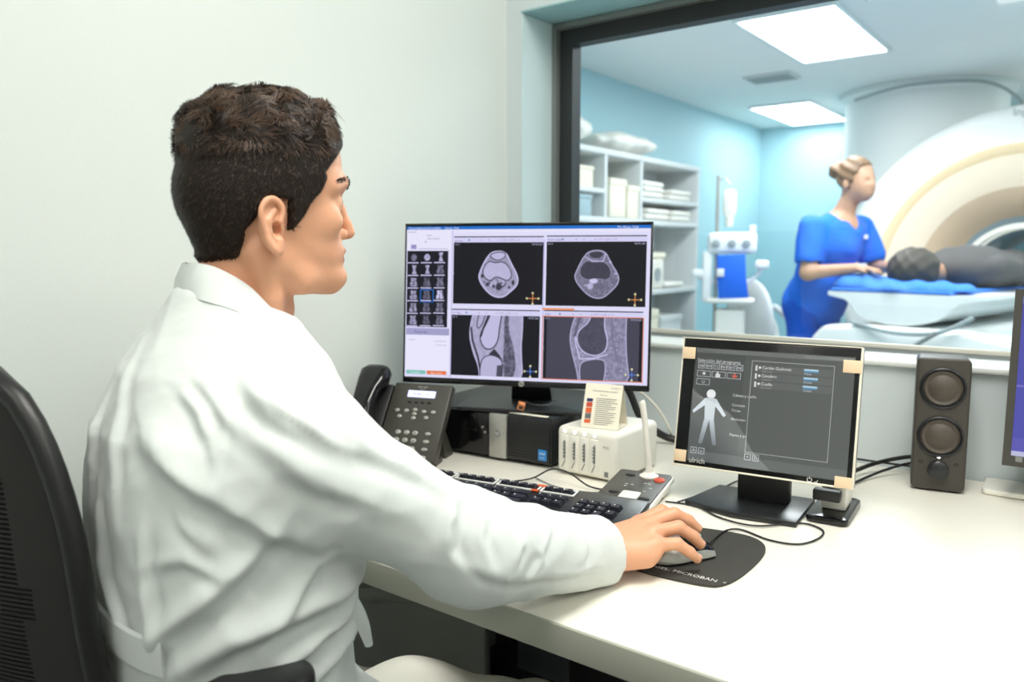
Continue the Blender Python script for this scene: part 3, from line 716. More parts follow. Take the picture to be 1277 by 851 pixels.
def oval(rx, ry, h):
    g = G(); g.lathe([(1.0, 0), (0.92, 0.75), (0.6, 1.0), (0.001, 1.05)], 20); g.v = [v * np.array([rx, ry, h]) for v in g.v]; return g
first = {}
def pkey(kind, rx, ry, h, x, y, m):
    k = (kind, rx)
    if k not in first:
        o = oval(rx, ry, h).build(kind, m, ph); first[k] = o
    else: o = dup(first[k], ph)
    o.matrix_local = PT @ T(x, y, 0); return o
for i in range(4): pkey('soft_key', 0.0045, 0.0025, 0.002, -0.017 + i * 0.0145, 0.125, M['black_plastic'])
for (x, y) in ((-0.040, 0.105), (-0.019, 0.105), (0.020, 0.105), (0.041, 0.105), (-0.032, 0.092), (0.028, 0.092), (0.0, 0.108), (0.0, 0.090), (0.0, 0.099)): pkey('menu_key', 0.0052, 0.0040, 0.003, x, y, M['silver'])
n = 0
for r in range(4):
    for c in range(3):
        k = pkey('number_key', 0.0062, 0.0052, 0.003, -0.026 + c * 0.019, 0.058 - r * 0.0165, M['silver'])
        lab = '123456789*0#'[n]; n += 1
        t_ = G(); t_.text(lab, 0.0075, 0, T(0, -0.0028, 0.0033), 'CENTER'); t_.build('digit', M['dark_grey'], k)
    pkey('line_key', 0.0068, 0.0038, 0.003, 0.040, 0.058 - r * 0.0165, M['silver'])
g = G()
HP_ = [(0, -0.004, 0.020), (0, 0.012, 0.026), (0, 0.045, 0.022), (0, 0.09, 0.022), (0, 0.135, 0.024), (0, 0.162, 0.030), (0, 0.180, 0.024)]
rings = []
for (y, hw, z, t_) in ((-0.012, 0.010, 0.010, 0.006), (-0.006, 0.022, 0.012, 0.015), (0.012, 0.028, 0.014, 0.022), (0.034, 0.024, 0.024, 0.014), (0.055, 0.020, 0.032, 0.011), (0.095, 0.019, 0.036, 0.011), (0.130, 0.022, 0.030, 0.013), (0.150, 0.027, 0.018, 0.020), (0.172, 0.027, 0.015, 0.020), (0.184, 0.020, 0.012, 0.013), (0.188, 0.008, 0.010, 0.005)):
    rings.append([(hw * math.copysign(abs(math.cos(a)) ** 0.7, math.cos(a)), y, z + t_ * math.copysign(abs(math.sin(a)) ** 0.7, math.sin(a))) for a in [2 * PI * k / 24 for k in range(24)]])
g.loft([[p for p in r[::-1]] for r in rings]); hs = g.build('handset', M['black_gloss'], ph); hs.matrix_local = PT @ T(-0.101, 0.004, 0.0) @ Matrix.Diagonal((1.22, 1.03, 1.1, 1))

# ---- network storage box, tent card
nas = thing('storage_box', 'white desktop storage box with four slots, right of the black computer', 'storage box', (-0.776, 1.240, DZ), math.radians(-1))
g = G(); g.box((0, 0.085, 0.049), (0.134, 0.165, 0.092), 0.012, 4)
for x in (-0.05, 0.05):
    for y in (0.02, 0.15): g.cyl((x, y, 0), (x, y, 0.006), 0.008, n=12)
g.build('housing', M['white_plastic'], nas)
for i in range(4):
    x = -0.047 + i * 0.0225
    g = G(); g.box((x, 0.0022, 0.044), (0.0175, 0.003, 0.068), 0.001); bay = g.build('bay_door', M['white_plastic'], nas)
    g = G(); g.box((x + 0.001, 0.0004, 0.05), (0.0035, 0.0012, 0.036), 0.0004)
    for k in range(5): g.box((x + 0.0008, -0.0006, 0.037 + 0.0065 * k), (0.0062, 0.001, 0.0022))
    g.tube([(x - 0.004, -0.0002, 0.016), (x - 0.001, -0.0002, 0.022), (x + 0.003, -0.0002, 0.030)], 0.0008, 6); g.build('latch', M['print_grey'], bay)
    g = G(); g.lathe([(0.0001, 0.0012), (0.0022, 0.001), (0.0026, 0)], 14, mx=T(x, 0.003, 0.0855) @ RX(PI / 2)); g.build('led', M['led_white'], nas)
g = G(); g.box((0.047, 0.0024, 0.016), (0.008, 0.001, 0.010)); g.box((0.047, 0.0018, 0.016), (0.005, 0.001, 0.007)); g.build('usb_port', M['print_grey'], nas)
g = G(); g.text('WD', 0.008, 0, T(0.046, 0.0024, 0.064) @ RX(PI / 2), 'CENTER'); g.build('lettering', M['print_grey'], nas)
tc = thing('tent_card', 'folded white information card with coloured squares standing on the white storage box', 'card', (-0.758, 1.262, DZ + 0.0955), math.radians(12))
t0, tH, tD, tw = 0.0008, 0.080, 0.060, 0.074
g = G()
for (ya, za, yb, zb) in ((0, 0, tD / 2, tH), (tD, 0, tD / 2, tH), (0, 0, tD, 0)):
    dy, dz = yb - ya, zb - za; l = math.hypot(dy, dz); ny, nz = -dz / l * 0.0006, dy / l * 0.0006
    P = [(-tw / 2, ya + ny, za + nz + 0.0006), (tw / 2, ya + ny, za + nz + 0.0006), (tw / 2, yb + ny, zb + nz + 0.0006), (-tw / 2, yb + ny, zb + nz + 0.0006)]
    Q = [(p[0], p[1] - 2 * ny, p[2] - 2 * nz) for p in P]
    g.add(P + Q, [(0, 1, 2, 3), (7, 6, 5, 4), (0, 4, 5, 1), (1, 5, 6, 2), (2, 6, 7, 3), (3, 7, 4, 0)])
g.build('card', M['paper'], tc)
TM = T(0, -0.0003, 0.0006) @ RX(math.atan2(tH, tD / 2)); 
g = G(); sl_ = 0.0008
g.text('Informaciones y avisos', 0.0055, 0, TM @ T(-0.022, 0.070, sl_)); g.text('QUALITY', 0.0045, 0, TM @ T(0.014, 0.077, sl_)); g.text('Normas', 0.0045, 0, TM @ T(-0.006, 0.0625, sl_))
for k in range(14):
    wd = [0.040, 0.036, 0.042, 0.030, 0.040, 0.038, 0.026, 0.041, 0.037, 0.040, 0.033, 0.039, 0.036, 0.028][k]; g.box((-0.012 + wd / 2, 0.057 - 0.0038 * k, sl_), (wd, 0.0011, 0.0002), mx=TM)
g.build('print', M['print_grey'], tc)
for (y, m_, hh) in ((0.053, 'key_blue', 0.006), (0.044, 'red', 0.009), (0.033, 'orange', 0.010), (0.022, 'metal_grey', 0.010), (0.012, 'orange', 0.007)):
    g = G(); g.box((-0.025, y, sl_), (0.012, hh, 0.0003), mx=TM); g.build('coloured_square', M[m_], tc)

# ---- keyboard
kb = thing('keyboard', 'black computer keyboard with white frames around its function keys', 'keyboard', (-0.797, 1.000, DZ), math.radians(10))
KT = T(0, 0, 0.0195) @ RX(math.radians(5))
g = G(); g.prism([(-0.238, -0.080), (0.238, -0.080), (0.242, -0.070), (0.240, 0.078), (0.230, 0.086), (-0.230, 0.086), (-0.240, 0.078), (-0.242, -0.070)], -0.012, 0.0, bev=0.004, mx=KT)
g.box((0, -0.075, 0.006), (0.44, 0.012, 0.010), 0.002); g.box((0, 0.07, 0.008), (0.44, 0.012, 0.014), 0.002)
g.build('case', M['black_satin'], kb)
keyd = {}
def key(w_, x, y, d_=0.0165):
    k = (round(w_, 3), d_)
    if k not in keyd:
        g = G(); hw, hd = w_ / 2, d_ / 2
        g.loft([[(-hw, -hd, 0), (hw, -hd, 0), (hw, hd, 0), (-hw, hd, 0)], [(-hw + 0.0005, -hd + 0.0005, 0.002), (hw - 0.0005, -hd + 0.0005, 0.002), (hw - 0.0005, hd - 0.0005, 0.002), (-hw + 0.0005, hd - 0.0005, 0.002)],
                [(-hw + 0.0024, -hd + 0.0014, 0.0075), (hw - 0.0024, -hd + 0.0014, 0.0075), (hw - 0.0024, hd - 0.0026, 0.0078), (-hw + 0.0024, hd - 0.0026, 0.0078)]], smooth=False)
        g.box((-hw + 0.0055, hd - 0.0062, 0.0078), (0.0022, 0.0026, 0.0002), mi=1)
        o = g.build('key', [M['key'], M['print_white']], kb); keyd[k] = o
    else: o = dup(keyd[k], kb)
    o.matrix_local = KT @ T(x, y, 0.0); return o
U = 0.0187; XL = -0.230
rows = [(0.040, [1] * 13 + [2]), (0.0213, [1.5] + [1] * 12 + [1.5]), (0.0026, [1.75] + [1] * 11 + [2.25]), (-0.0161, [1.25] + [1] * 11 + [2.75]), (-0.0370, [1.5, 1.25, 1.25, 5.75, 1.25, 1.25, 1.25, 1.5])]
for (y, ws) in rows:
    x = XL
    for wq in ws: key(wq * U - 0.0014, x + wq * U / 2, y - 0.012); x += wq * U
for r, y in enumerate((0.040, 0.0213)):
    for c in range(3): key(U - 0.0014, 0.060 + (c + 0.5) * U, y - 0.012)
for (c, y) in ((1, -0.0161), (0, -0.0370), (1, -0.0370), (2, -0.0370)): key(U - 0.0014, 0.060 + (c + 0.5) * U, y - 0.012)
for r, y in enumerate((0.040, 0.0213, 0.0026, -0.0161)):
    for c in range(3 if r % 2 else 3): key(U - 0.0014, 0.135 + (c + 0.5) * U, y - 0.012)
key(2 * U - 0.0014, 0.135 + U, -0.049); key(U - 0.0014, 0.135 + 2.5 * U, -0.049)
for y in (0.028, 0.0): key(U - 0.0014, 0.135 + 3.5 * U, y)
key(U - 0.0014, 0.135 + 3.5 * U, -0.030)
FG = [(XL, 1), (XL + 2 * U, 4), (XL + 6.5 * U, 4), (XL + 11 * U, 4), (0.060, 3)]
for (x0, n_) in FG:
    for c in range(n_): key(U * 0.94 - 0.0014, x0 + (c + 0.5) * U * 0.94, 0.062, 0.0125)
for (x0, n_) in FG[1:]:
    wd = n_ * U * 0.94 + 0.004; g = G(); xc = x0 + n_ * U * 0.47
    for (cy, dx, dy, cx) in ((0.0725, wd + 0.006, 0.004, xc), (0.0520, wd + 0.006, 0.003, xc), (0.0622, 0.003, 0.018, xc - wd / 2 - 0.0015), (0.0622, 0.003, 0.018, xc + wd / 2 + 0.0015)): g.box((cx, cy, 0.0015), (dx, dy, 0.003), 0.0008, mx=KT)
    g.build('white_frame', M['print_white'], kb)
g = G(); g.box((0.050, 0.0722, 0.0022), (0.016, 0.007, 0.003), 0.0006, mx=KT); g.box((0.047, 0.050, 0.0022), (0.012, 0.006, 0.003), 0.0006, mx=KT); g.build('orange_mark', M['orange'], kb)

# ---- intercom unit with gooseneck microphone
ic = thing('intercom', 'black intercom unit with a white edge, a red button and a white gooseneck microphone', 'intercom', (-0.642, 1.180, DZ), math.radians(10))
IT = T(0, 0, 0.016) @ RX(math.radians(6))
g = G(); g.prism(rrect(0.104, 0.176, 0.008), -0.008, 0.0015, bev=0.002, mx=IT); g.box((0, -0.05, 0.004), (0.09, 0.05, 0.008)); g.box((0, 0.06, 0.009), (0.09, 0.04, 0.018)); g.build('base', M['white_plastic'], ic)
g = G(); g.prism(rrect(0.097, 0.168, 0.007), 0.0015, 0.005, bev=0.001, mx=IT); g.build('face_plate', M['dark_grey'], ic)
def ibtn(nm, x, y, rx, ry, m_, h=0.002, sq=False):
    g = G()
    if sq: g.prism(rrect(rx * 2, ry * 2, 0.004), 0, h, bev=0.0006)
    else: g = oval(rx, ry, h)
    o = g.build(nm, m_, ic); o.matrix_local = IT @ T(x, y, 0.005); return o
ibtn('talk_button', 0.008, -0.035, 0.016, 0.017, M['white_plastic'], 0.004, True)
for (x, y) in ((-0.022, 0.060), (-0.024, -0.022), (0.034, -0.035), (-0.028, -0.062)): ibtn('button', x, y, 0.0095, 0.006, M['black_plastic'])
ibtn('red_button', 0.034, 0.052, 0.010, 0.010, M['red'], 0.003)
g = G()
for (x, y) in ((-0.015, 0.018), (-0.005, 0.018), (-0.015, 0.010), (0.015, 0.03), (0.022, 0.03), (0.030, 0.012), (0.024, -0.004)): g.box((x, y, 0.0052), (0.005, 0.0015, 0.0003), mx=IT)
g.build('printed_marks', M['print_white'], ic)
g = G(); g.lathe([(0.017, 0), (0.017, 0.003), (0.012, 0.006), (0.0075, 0.009), (0.006, 0.02)], 24, mx=T(0.010, 0.066, 0.026)); g.build('microphone_socket', M['white_plastic'], ic)
g = G(); g.tube([(0.010, 0.066, 0.030), (0.007, 0.066, 0.07), (0.001, 0.067, 0.12), (-0.005, 0.067, 0.158), (-0.006, 0.067, 0.163)], [0.0062, 0.0056, 0.0054, 0.0056, 0.003], 16, sub=4); g.build('gooseneck', M['white_plastic'], ic)

# ---- mouse pad and mouse
mp = thing('mouse_pad', 'dark grey mouse pad with white lettering along its edge', 'mouse pad', (-0.466, 1.02, DZ))
PP = smooth_poly([(-0.567, 0.945), (-0.500, 0.912), (-0.405, 0.918), (-0.368, 0.935), (-0.366, 1.06), (-0.382, 1.115), (-0.425, 1.135), (-0.53, 1.105), (-0.575, 1.06)], 3)
g = G(); g.prism([(x + 0.466, y - 1.02) for x, y in PP], 0, 0.0035, bev=0.0006); g.build('pad', M['rubber_pad'], mp)
g = G(); g.text('GEL. MICROBAN', 0.0118, 0, T(-0.472 + 0.466, 0.9335 - 1.02, 0.0038) @ RZ(math.radians(3)))
g.lathe([(0.0012, 0.0), (0.0020, 0.0)], 14, mx=T(0.0905, 0.9430 - 1.02, 0.0039)); g.build('lettering', M['print_white'], mp)
ms = thing('computer_mouse', 'grey and black computer mouse under the hand of the seated person', 'computer mouse', (-0.462, 0.987, DZ + 0.0036), math.radians(-30))
rings = []
for (y, w_, h_) in ((-0.050, 0.004, 0.012), (-0.047, 0.018, 0.020), (-0.035, 0.028, 0.030), (-0.015, 0.0305, 0.036), (0.010, 0.0285, 0.034), (0.030, 0.0285, 0.026), (0.045, 0.026, 0.017), (0.050, 0.018, 0.011), (0.052, 0.004, 0.008)):
    rings.append([(w_ * math.cos(a), y, max(0.001, 0.004 + (h_ - 0.004) * math.sin(a)) if math.sin(a) > 0 else 0.001 + 0.003 * (1 + math.sin(a))) for a in [-2 * PI * k / 28 for k in range(28)]])
g = G(); g.loft(rings); g.build('shell', M['silver'], ms)
for s_ in (-1, 1):
    g = G(); R2 = []
    for (y, w_, h_) in ((-0.004, 0.0285, 0.0362), (0.012, 0.0275, 0.0342), (0.030, 0.0270, 0.0268), (0.044, 0.0245, 0.0182), (0.050, 0.018, 0.0125)):
        R2.append([(s_ * (0.0012 + (w_ - 0.0012) * math.sin(a)), y, 0.005 + (h_ - 0.004) * math.cos(a * 0.97)) for a in [PI / 2 * 0.9 * k / 8 for k in range(9)]] + [(s_ * 0.0012, y, h_ - 0.004)])
    g.loft(R2, cap=True); g.build('button', M['black_gloss'], ms)
g = G(); g.cyl((-0.003, 0.030, 0.0245), (0.003, 0.030, 0.0245), 0.0065, n=20); g.build('scroll_wheel', M['chrome'], ms)

# ---- touch monitor
tm = thing('touch_monitor', 'small black touch monitor with beige tape on its four corners', 'monitor', (-0.447, 1.246, DZ), math.radians(6.5))
tl = T(0, 0, 0.0625) @ RX(math.radians(-11))
g = G(); g.box((0.001, 0.016, 0.110), (0.288, 0.028, 0.221), 0.003, mx=tl); g.box((0, 0.036, 0.10), (0.20, 0.02, 0.15), 0.008, mx=tl); g.build('housing', M['black_satin'], tm)
g = G()
for (cx, cz, dx, dz) in ((0, 0.2208, 0.288, 0.0016), (0, 0.0008, 0.288, 0.0030), (0.1445, 0.110, 0.0030, 0.222), (-0.1430, 0.110, 0.0018, 0.222)): g.box((cx, 0.006, cz), (dx, 0.012, dz), 0.0008, mx=tl)
g.build('trim_frame', M['paper'], tm)
g = G(); g.box((0, 0.0035, 0.110), (0.284, 0.003, 0.217), 0.0006, mx=tl); g.build('front_glass', M['black_gloss'], tm)
for (x, z, wd, hh) in ((-0.1310, 0.1945, 0.022, 0.020), (0.1320, 0.1900, 0.027, 0.020), (-0.1315, 0.0170, 0.021, 0.020), (0.1310, 0.0090, 0.025, 0.017)):
    g = G(); g.box((x, -0.0014, z), (wd, 0.0010, hh), 0.0003, mx=tl); g.build('corner_tape', M['beige_tape'], tm)
g = G(); g.prism([(-0.115, -0.018), (-0.03, -0.045), (0.072, -0.040), (0.075, 0.10), (-0.09, 0.10)], 0, 0.009, bev=0.002); g.build('stand_base', M['black_satin'], tm)
g = G(); g.box((0.000, 0.055, 0.05), (0.085, 0.03, 0.09), 0.004); g.box((0.0, 0.062, 0.11), (0.10, 0.03, 0.07), 0.004); g.build('stand_neck', M['black_plastic'], tm)
S = Screen(0.254, 0.193, 254, 193)       # X = x + 119, Y = 204 - z
def tx(x): return x + 119
def tz(z): return 204 - z
S.rect(0, 0, 254, 193, (66, 68, 68)); S.rect(0, 0, 254, 7, (104, 106, 104)); S.text(4, 6, 'Programa', 7, (60, 62, 62)); S.rect(178, 1, 74, 4.5, (126, 128, 126))
S.rect(0, 7, 84, 186, (52, 54, 56)); S.rect(0, 176, 254, 17, (88, 92, 92))
S.text(tx(-116), tz(181), 'Selección del programa', 7.8, (226, 228, 226))
for i in range(6): S.box(tx(-114 + i * 13.1), tz(180), 11, 10.5, 0.8, (206, 210, 214)); S.text(tx(-108.5 + i * 13.1), tz(172), ['AB', 'BM', 'TC', 'MM', 'BT', 'ME'][i], 6.5, (220, 224, 228), 'CENTER')
for i in range(3): S.box(tx(-115 + i * 25.7), tz(166), 23.5, 10.5, 0.8, (206, 210, 214))
def star(x, y, r, c): S.poly([(x + (r if k % 2 == 0 else r * 0.42) * math.sin(-PI * k / 5), y - (r if k % 2 == 0 else r * 0.42) * math.cos(PI * k / 5)) for k in range(10)], c)
star(tx(-103), tz(161), 4, (235, 236, 236)); S.rect(tx(-81), tz(165), 3, 3, (230, 230, 230)); S.rect(tx(-83), tz(162), 8, 6, (230, 230, 230)); S.rect(tx(-55), tz(161.5), 9, 2.5, (226, 84, 60)); S.rect(tx(-52), tz(165), 2.5, 9, (226, 84, 60))
S.box(tx(-115), tz(152), 23, 10.5, 0.8, (206, 210, 214)); S.text(tx(-103), tz(144), 'U', 7.5, (220, 224, 228), 'CENTER')
# little patient figure
FW = (222, 232, 240); X = tx(-87.5)
S.disc(X, tz(126.8), 7.8, (250, 252, 254), 28)
S.poly([(X - 10, tz(119)), (X - 9, tz(100)), (X - 8, tz(82)), (X + 8, tz(82)), (X + 8.5, tz(100)), (X + 10, tz(119)), (X, tz(121))], (214, 224, 230))
S.poly([(X - 10, tz(119)), (X - 30, tz(96)), (X - 28, tz(92)), (X - 8, tz(108))], FW); S.poly([(X + 10, tz(119)), (X + 8, tz(108)), (X + 24, tz(90)), (X + 28, tz(93))], FW)
for k in range(8):
    z0, z1 = 83 - k * 5.2, 83 - (k + 1) * 5.2; f = 1 - k * 0.085; c = (int(66 + 130 * f), int(72 + 134 * f), int(78 + 138 * f))
    for s_ in (-1, 1):
        a0, a1 = 4.2 + k * 1.0, 4.2 + (k + 1) * 1.0; hw0 = 4.3 - 0.12 * k
        P = [(X + s_ * a0 - hw0, tz(z0)), (X + s_ * a1 - hw0, tz(z1)), (X + s_ * a1 + hw0, tz(z1)), (X + s_ * a0 + hw0, tz(z0))]; S.poly(P, c)
for (z, s_) in ((126.5, 'Cabeza y cuello'), (110, 'Corazón'), (101, 'Tórax'), (86.5, 'Abdomen'), (60, 'Pierna y pie')): S.text(tx(-51), tz(z), s_, 6.2, (230, 232, 232))
S.box(tx(-23.5), tz(189), 129.5, 153, 0.9, (186, 190, 190))
for i, (z, a, b) in enumerate(((176, 'Cardio Gadovist', 'Gadovist'), (162.5, 'Cerebro', 'Gadovist'), (149, 'Cuello', 'Dotarem'))):
    S.rect(tx(-20), tz(z + 6), 124, 11, (82, 84, 84)); S.rect(tx(-17), tz(z + 5.5), 3, 9, (224, 226, 226)); S.disc(tx(-10), tz(z + 2), 2, (235, 235, 235))
    S.text(tx(-6.5), tz(z), a, 7, (240, 240, 240)); S.text(tx(-6.5), tz(z - 5.5), b, 4.8, (150, 152, 152))
    S.rect(tx(60), tz(z + 5), 22, 2.5, (190, 222, 240)); S.rect(tx(60), tz(z + 2.5), 22, 2.5, (66, 150, 200)); S.text(tx(60), tz(z - 4.5), ['7,4ml', '10,0ml', '15,0ml'][i], 5, (196, 220, 236))
for (x, s_) in ((-110.5, 'A'), (-97, 'o'), (-19, '+'), (-6, 'D')): S.box(tx(x - 4.5), tz(34), 10.5, 10.5, 0.9, (206, 210, 214)); S.text(tx(x + 0.8), tz(26.5), s_, 7.5, (226, 228, 228), 'CENTER')
dsp = S.build('display', M['screen_touch'], tm); dsp.matrix_local = tl @ T(0.008, 0.0018, 0.1075)
g = G(); g.text('ulrich', 0.0125, 0, tl @ T(-0.117, 0.0016, 0.0075) @ RX(PI / 2)); g.build('lettering', M['print_white'], tm)
g = G(); mxq = tl @ T(0.081, 0.0016, 0.006) @ RX(PI / 2)
g.tube([(0.0035 * math.cos(a), 0.0035 * math.sin(a), 0) for a in [PI / 2 + 0.6 + k * (2 * PI - 1.2) / 12 for k in range(13)]], 0.0005, 6, mx=mxq); g.tube([(0, 0.001, 0), (0, 0.005, 0)], 0.0005, 6, mx=mxq)
g.tube([(0.008, -0.002, 0), (0.0105, -0.0035, 0), (0.0125, 0.0005, 0)], 0.0005, 6, mx=mxq); g.build('power_mark', M['print_white'], tm)
g = G(); g.box((0, 0, 0), (0.256, 0.0006, 0.195), mx=tl @ T(0.008, -0.0004, 0.1075)); g.build('screen_glass', M['scr_glass'] if 'scr_glass' in M else M.setdefault('scr_glass', glass_mat('screen_glass', (1, 1, 1), 4.2)), tm)
dk = thing('card_reader', 'small black and white dock behind the lower right corner of the touch monitor', 'dock', (-0.345, 1.325, DZ), math.radians(5))
g = G(); g.prism(rrect(0.064, 0.135, 0.012), 0, 0.011, bev=0.003); g.build('foot', M['black_gloss'], dk)
g = G(); g.box((0.002, 0.01, 0.035), (0.038, 0.06, 0.048), 0.004); g.build('body', M['white_plastic'], dk)
g = G(); g.box((-0.004, -0.042, 0.041), (0.042, 0.018, 0.018), 0.003); g.box((-0.002, -0.026, 0.041), (0.02, 0.03, 0.01), 0.002); g.build('clip', M['black_plastic'], dk)

# ---- speaker
sp = thing('speaker', 'black desktop speaker with two round drivers and a volume knob', 'speaker', (-0.2310, 1.556, DZ), math.radians(11))
ST = RX(math.radians(-2))
g = G(); g.prism(rrect(0.086, 0.238, 0.010, 5), -0.10, 0.0, bev=0.004, seg=3, mx=ST @ T(0, 0.0, 0.1215) @ RX(PI / 2)); 
g.v[-1] = g.v[-1] + np.array([0, 0.0, 0.0]); g.build('cabinet', M['speaker_body'], sp)
for z in (0.187, 0.100):
    mxd = ST @ T(0, 0.0, z) @ RX(PI / 2)
    g = G(); g.lathe([(0.0375, 0.0), (0.0365, 0.003), (0.0345, 0.004), (0.0325, 0.002), (0.031, -0.004)], 40, mx=mxd); r_ = g.build('driver', M['black_satin'], sp)
    g = G(); g.lathe([(0.031, 0.0005), (0.029, 0.0035), (0.026, 0.002), (0.0235, 0.0015), (0.020, 0.0035), (0.010, 0.0075), (0.0001, 0.0085)], 40, mx=mxd); g.build('cone', M['speaker_cone'], r_)
g = G(); g.lathe([(0.0175, 0), (0.0165, 0.010), (0.014, 0.012), (0.0001, 0.0125)], 32, mx=ST @ T(0, 0, 0.040) @ RX(PI / 2)); g.box((0, 0, 0), (0.0016, 0.007, 0.001), mx=ST @ T(0, -0.0127, 0.049) @ RX(PI / 2)); g.build('volume_knob', M['black_satin'], sp)
g = G(); g.lathe([(0.0001, 0.0015), (0.0022, 0.0012), (0.0028, 0)], 16, mx=ST @ T(0, 0, 0.0635) @ RX(PI / 2)); g.build('led', M['led_white'], sp)
for s_ in (-1, 1):
    g = G(); g.lathe([(0.0022, 0.0), (0.0026, 0.0006), (0.0032, 0)], 16, mx=ST @ T(s_ * 0.028, 0, 0.052) @ RX(PI / 2)); g.build('jack', M['black_gloss'], sp)
# ---- monitor at the right edge
rm = thing('monitor', 'black monitor with a blue screen cut off by the right edge of the photo', 'monitor', (0.115, 1.56, DZ), math.radians(2))
tl = T(0, 0, 0.082) @ RX(math.radians(-7))
g = G(); g.box((0, 0.018, 0.135), (0.50, 0.030, 0.30), 0.004, mx=tl); g.build('housing', M['black_satin'], rm)
g = G(); ring(g, -0.25, 0.25, -0.015, 0.285, 0.012, 0.0, 0.006, 0.018); g.v = [np.array((v @ np.array(tl)[:3, :3].T) + np.array(tl)[:3, 3]) for v in g.v]; g.build('bezel', M['dark_grey'], rm)
g = G(); g.box((-0.226, -0.001, -0.002), (0.010, 0.001, 0.009), mx=tl); g.build('sticker', M['print_grey'], rm)
S = Screen(0.476, 0.270, 476, 270); S.rect(0, 0, 476, 270, (84, 84, 172)); S.rect(0, 0, 476, 12, (120, 124, 200)); S.rect(0, 150, 476, 3, (124, 116, 200)); S.rect(0, 240, 476, 30, (96, 92, 180)); S.rect(300, 30, 150, 100, (60, 60, 130)); S.rect(0, 262, 476, 8, (190, 190, 220))
dsp = S.build('display', M['screen_side'], rm); dsp.matrix_local = tl @ T(0, 0.0025, 0.138)
g = G(); g.prism(rrect(0.56, 0.09, 0.01), 0, 0.010, bev=0.003, mx=T(0.0, 0.085, 0)); g.box((0, 0.06, 0.10), (0.08, 0.03, 0.18), 0.005); g.v[0] = g.v[0] * np.array([1, 1, 1]); g.build('stand', M['white_plastic'], rm)

# ---- loose cables
def cable(label, P, r=0.0016, m_='cable', name='cable', grp=None):
    g = G(); P = [Vector(p) for p in P]; o = P[0].copy(); g.tube([p - o for p in P], r, 8, sub=8)
    return props(g.build(name, M[m_], None, o), label, 'cable', grp)
z = DZ + 0.0020
cable('thin black cable curling from the intercom round the touch monitor stand to the mouse', [(-0.590, 1.205, z), (-0.537, 1.213, z), (-0.48, 1.182, z), (-0.421, 1.178, z + 0.001), (-0.372, 1.235, z), (-0.335, 1.225, z), (-0.328, 1.185, z), (-0.345, 1.142, z), (-0.385, 1.133, z), (-0.435, 1.150, z), (-0.448, 1.115, DZ + 0.006), (-0.4405, 1.045, DZ + 0.010)], 0.0015)
cable('thin black cable in a loop left of the touch monitor stand', [(-0.572, 1.215, z), (-0.560, 1.265, z), (-0.543, 1.317, z), (-0.537, 1.40, z), (-0.50, 1.46, z)], 0.0015)
cable('black cable arching over the desk between the keyboard and the white storage box', [(-0.868, 1.142, z), (-0.845, 1.170, z + 0.004), (-0.815, 1.190, z + 0.022), (-0.775, 1.190, z + 0.020), (-0.735, 1.190, z + 0.004), (-0.70, 1.200, z)], 0.0016)
cable('thin grey cable lying in front of the white storage box', [(-0.850, 1.185, z), (-0.80, 1.165, z), (-0.75, 1.160, z), (-0.705, 1.180, z)], 0.0012, 'print_grey')
cable('upper thick black cable running to the back of the desktop speaker', [(-0.36, 1.42, z + 0.03), (-0.37, 1.56, z + 0.012), (-0.345, 1.625, z + 0.018), (-0.30, 1.655, z + 0.03), (-0.262, 1.655, z + 0.035)], 0.0042)
cable('lower black cable running to the back of the desktop speaker', [(-0.36, 1.43, z + 0.01), (-0.358, 1.52, z + 0.002), (-0.33, 1.60, z + 0.01), (-0.29, 1.645, z + 0.022), (-0.256, 1.652, z + 0.024)], 0.0026)
cable('black cable along the wall behind the desktop speaker', [(-0.42, 1.62, z + 0.02), (-0.37, 1.66, z + 0.01), (-0.32, 1.655, z + 0.012), (-0.27, 1.660, z + 0.012)], 0.0022)
cable('thick black cable bundle hanging behind the right end of the large monitor', [(-0.85, 1.46, z + 0.21), (-0.822, 1.497, z + 0.12), (-0.81, 1.53, z + 0.06), (-0.78, 1.58, z + 0.016), (-0.74, 1.60, z + 0.008)], 0.008)
cable('white cable looping beside the black bundle behind the large monitor', [(-0.850, 1.49, z + 0.15), (-0.812, 1.53, z + 0.118), (-0.782, 1.56, z + 0.075), (-0.770, 1.59, z + 0.025), (-0.79, 1.62, z + 0.002), (-0.84, 1.64, z)], 0.003, 'white_plastic')

# ================================================================== SCANNER ROOM
# ---- shelf unit on the left wall
sh = thing('shelf_unit', 'tall white open shelf unit against the blue wall', 'shelf unit', (-2.785, 4.55, 0), 0)
def brd(nm, x, y, z, dx, dy, dz): g = G(); g.box((x, y, z), (dx, dy, dz), 0.003); return g.build(nm, M['shelf_white'], sh)
DP = 0.36; Y0, Y1 = -1.35, 1.22
for y in (Y0, Y0 + 0.83, -0.165, 0.305, Y1):
    brd('upright', 0, y, 0.895 if y in (Y0, Y1) else 1.33, DP, 0.03, 1.79 if y in (Y0, Y1) else 0.92)
brd('upright', 0, 0.305, 0.44, DP, 0.03, 0.84)
for z in (0.06, 0.42, 0.88, 1.365, 1.79): brd('shelf', 0, (Y0 + Y1) / 2, z, DP + 0.01, Y1 - Y0 + 0.03, 0.035)
brd('shelf', 0, 0.76, 1.52, DP, 0.90, 0.028); brd('shelf', 0, -0.76, 1.545, DP, 1.17, 0.028)
g = G(); g.box((-0.175, (Y0 + Y1) / 2, 0.9), (0.008, Y1 - Y0, 1.76)); g.build('back_panel', M['shelf_white'], sh)
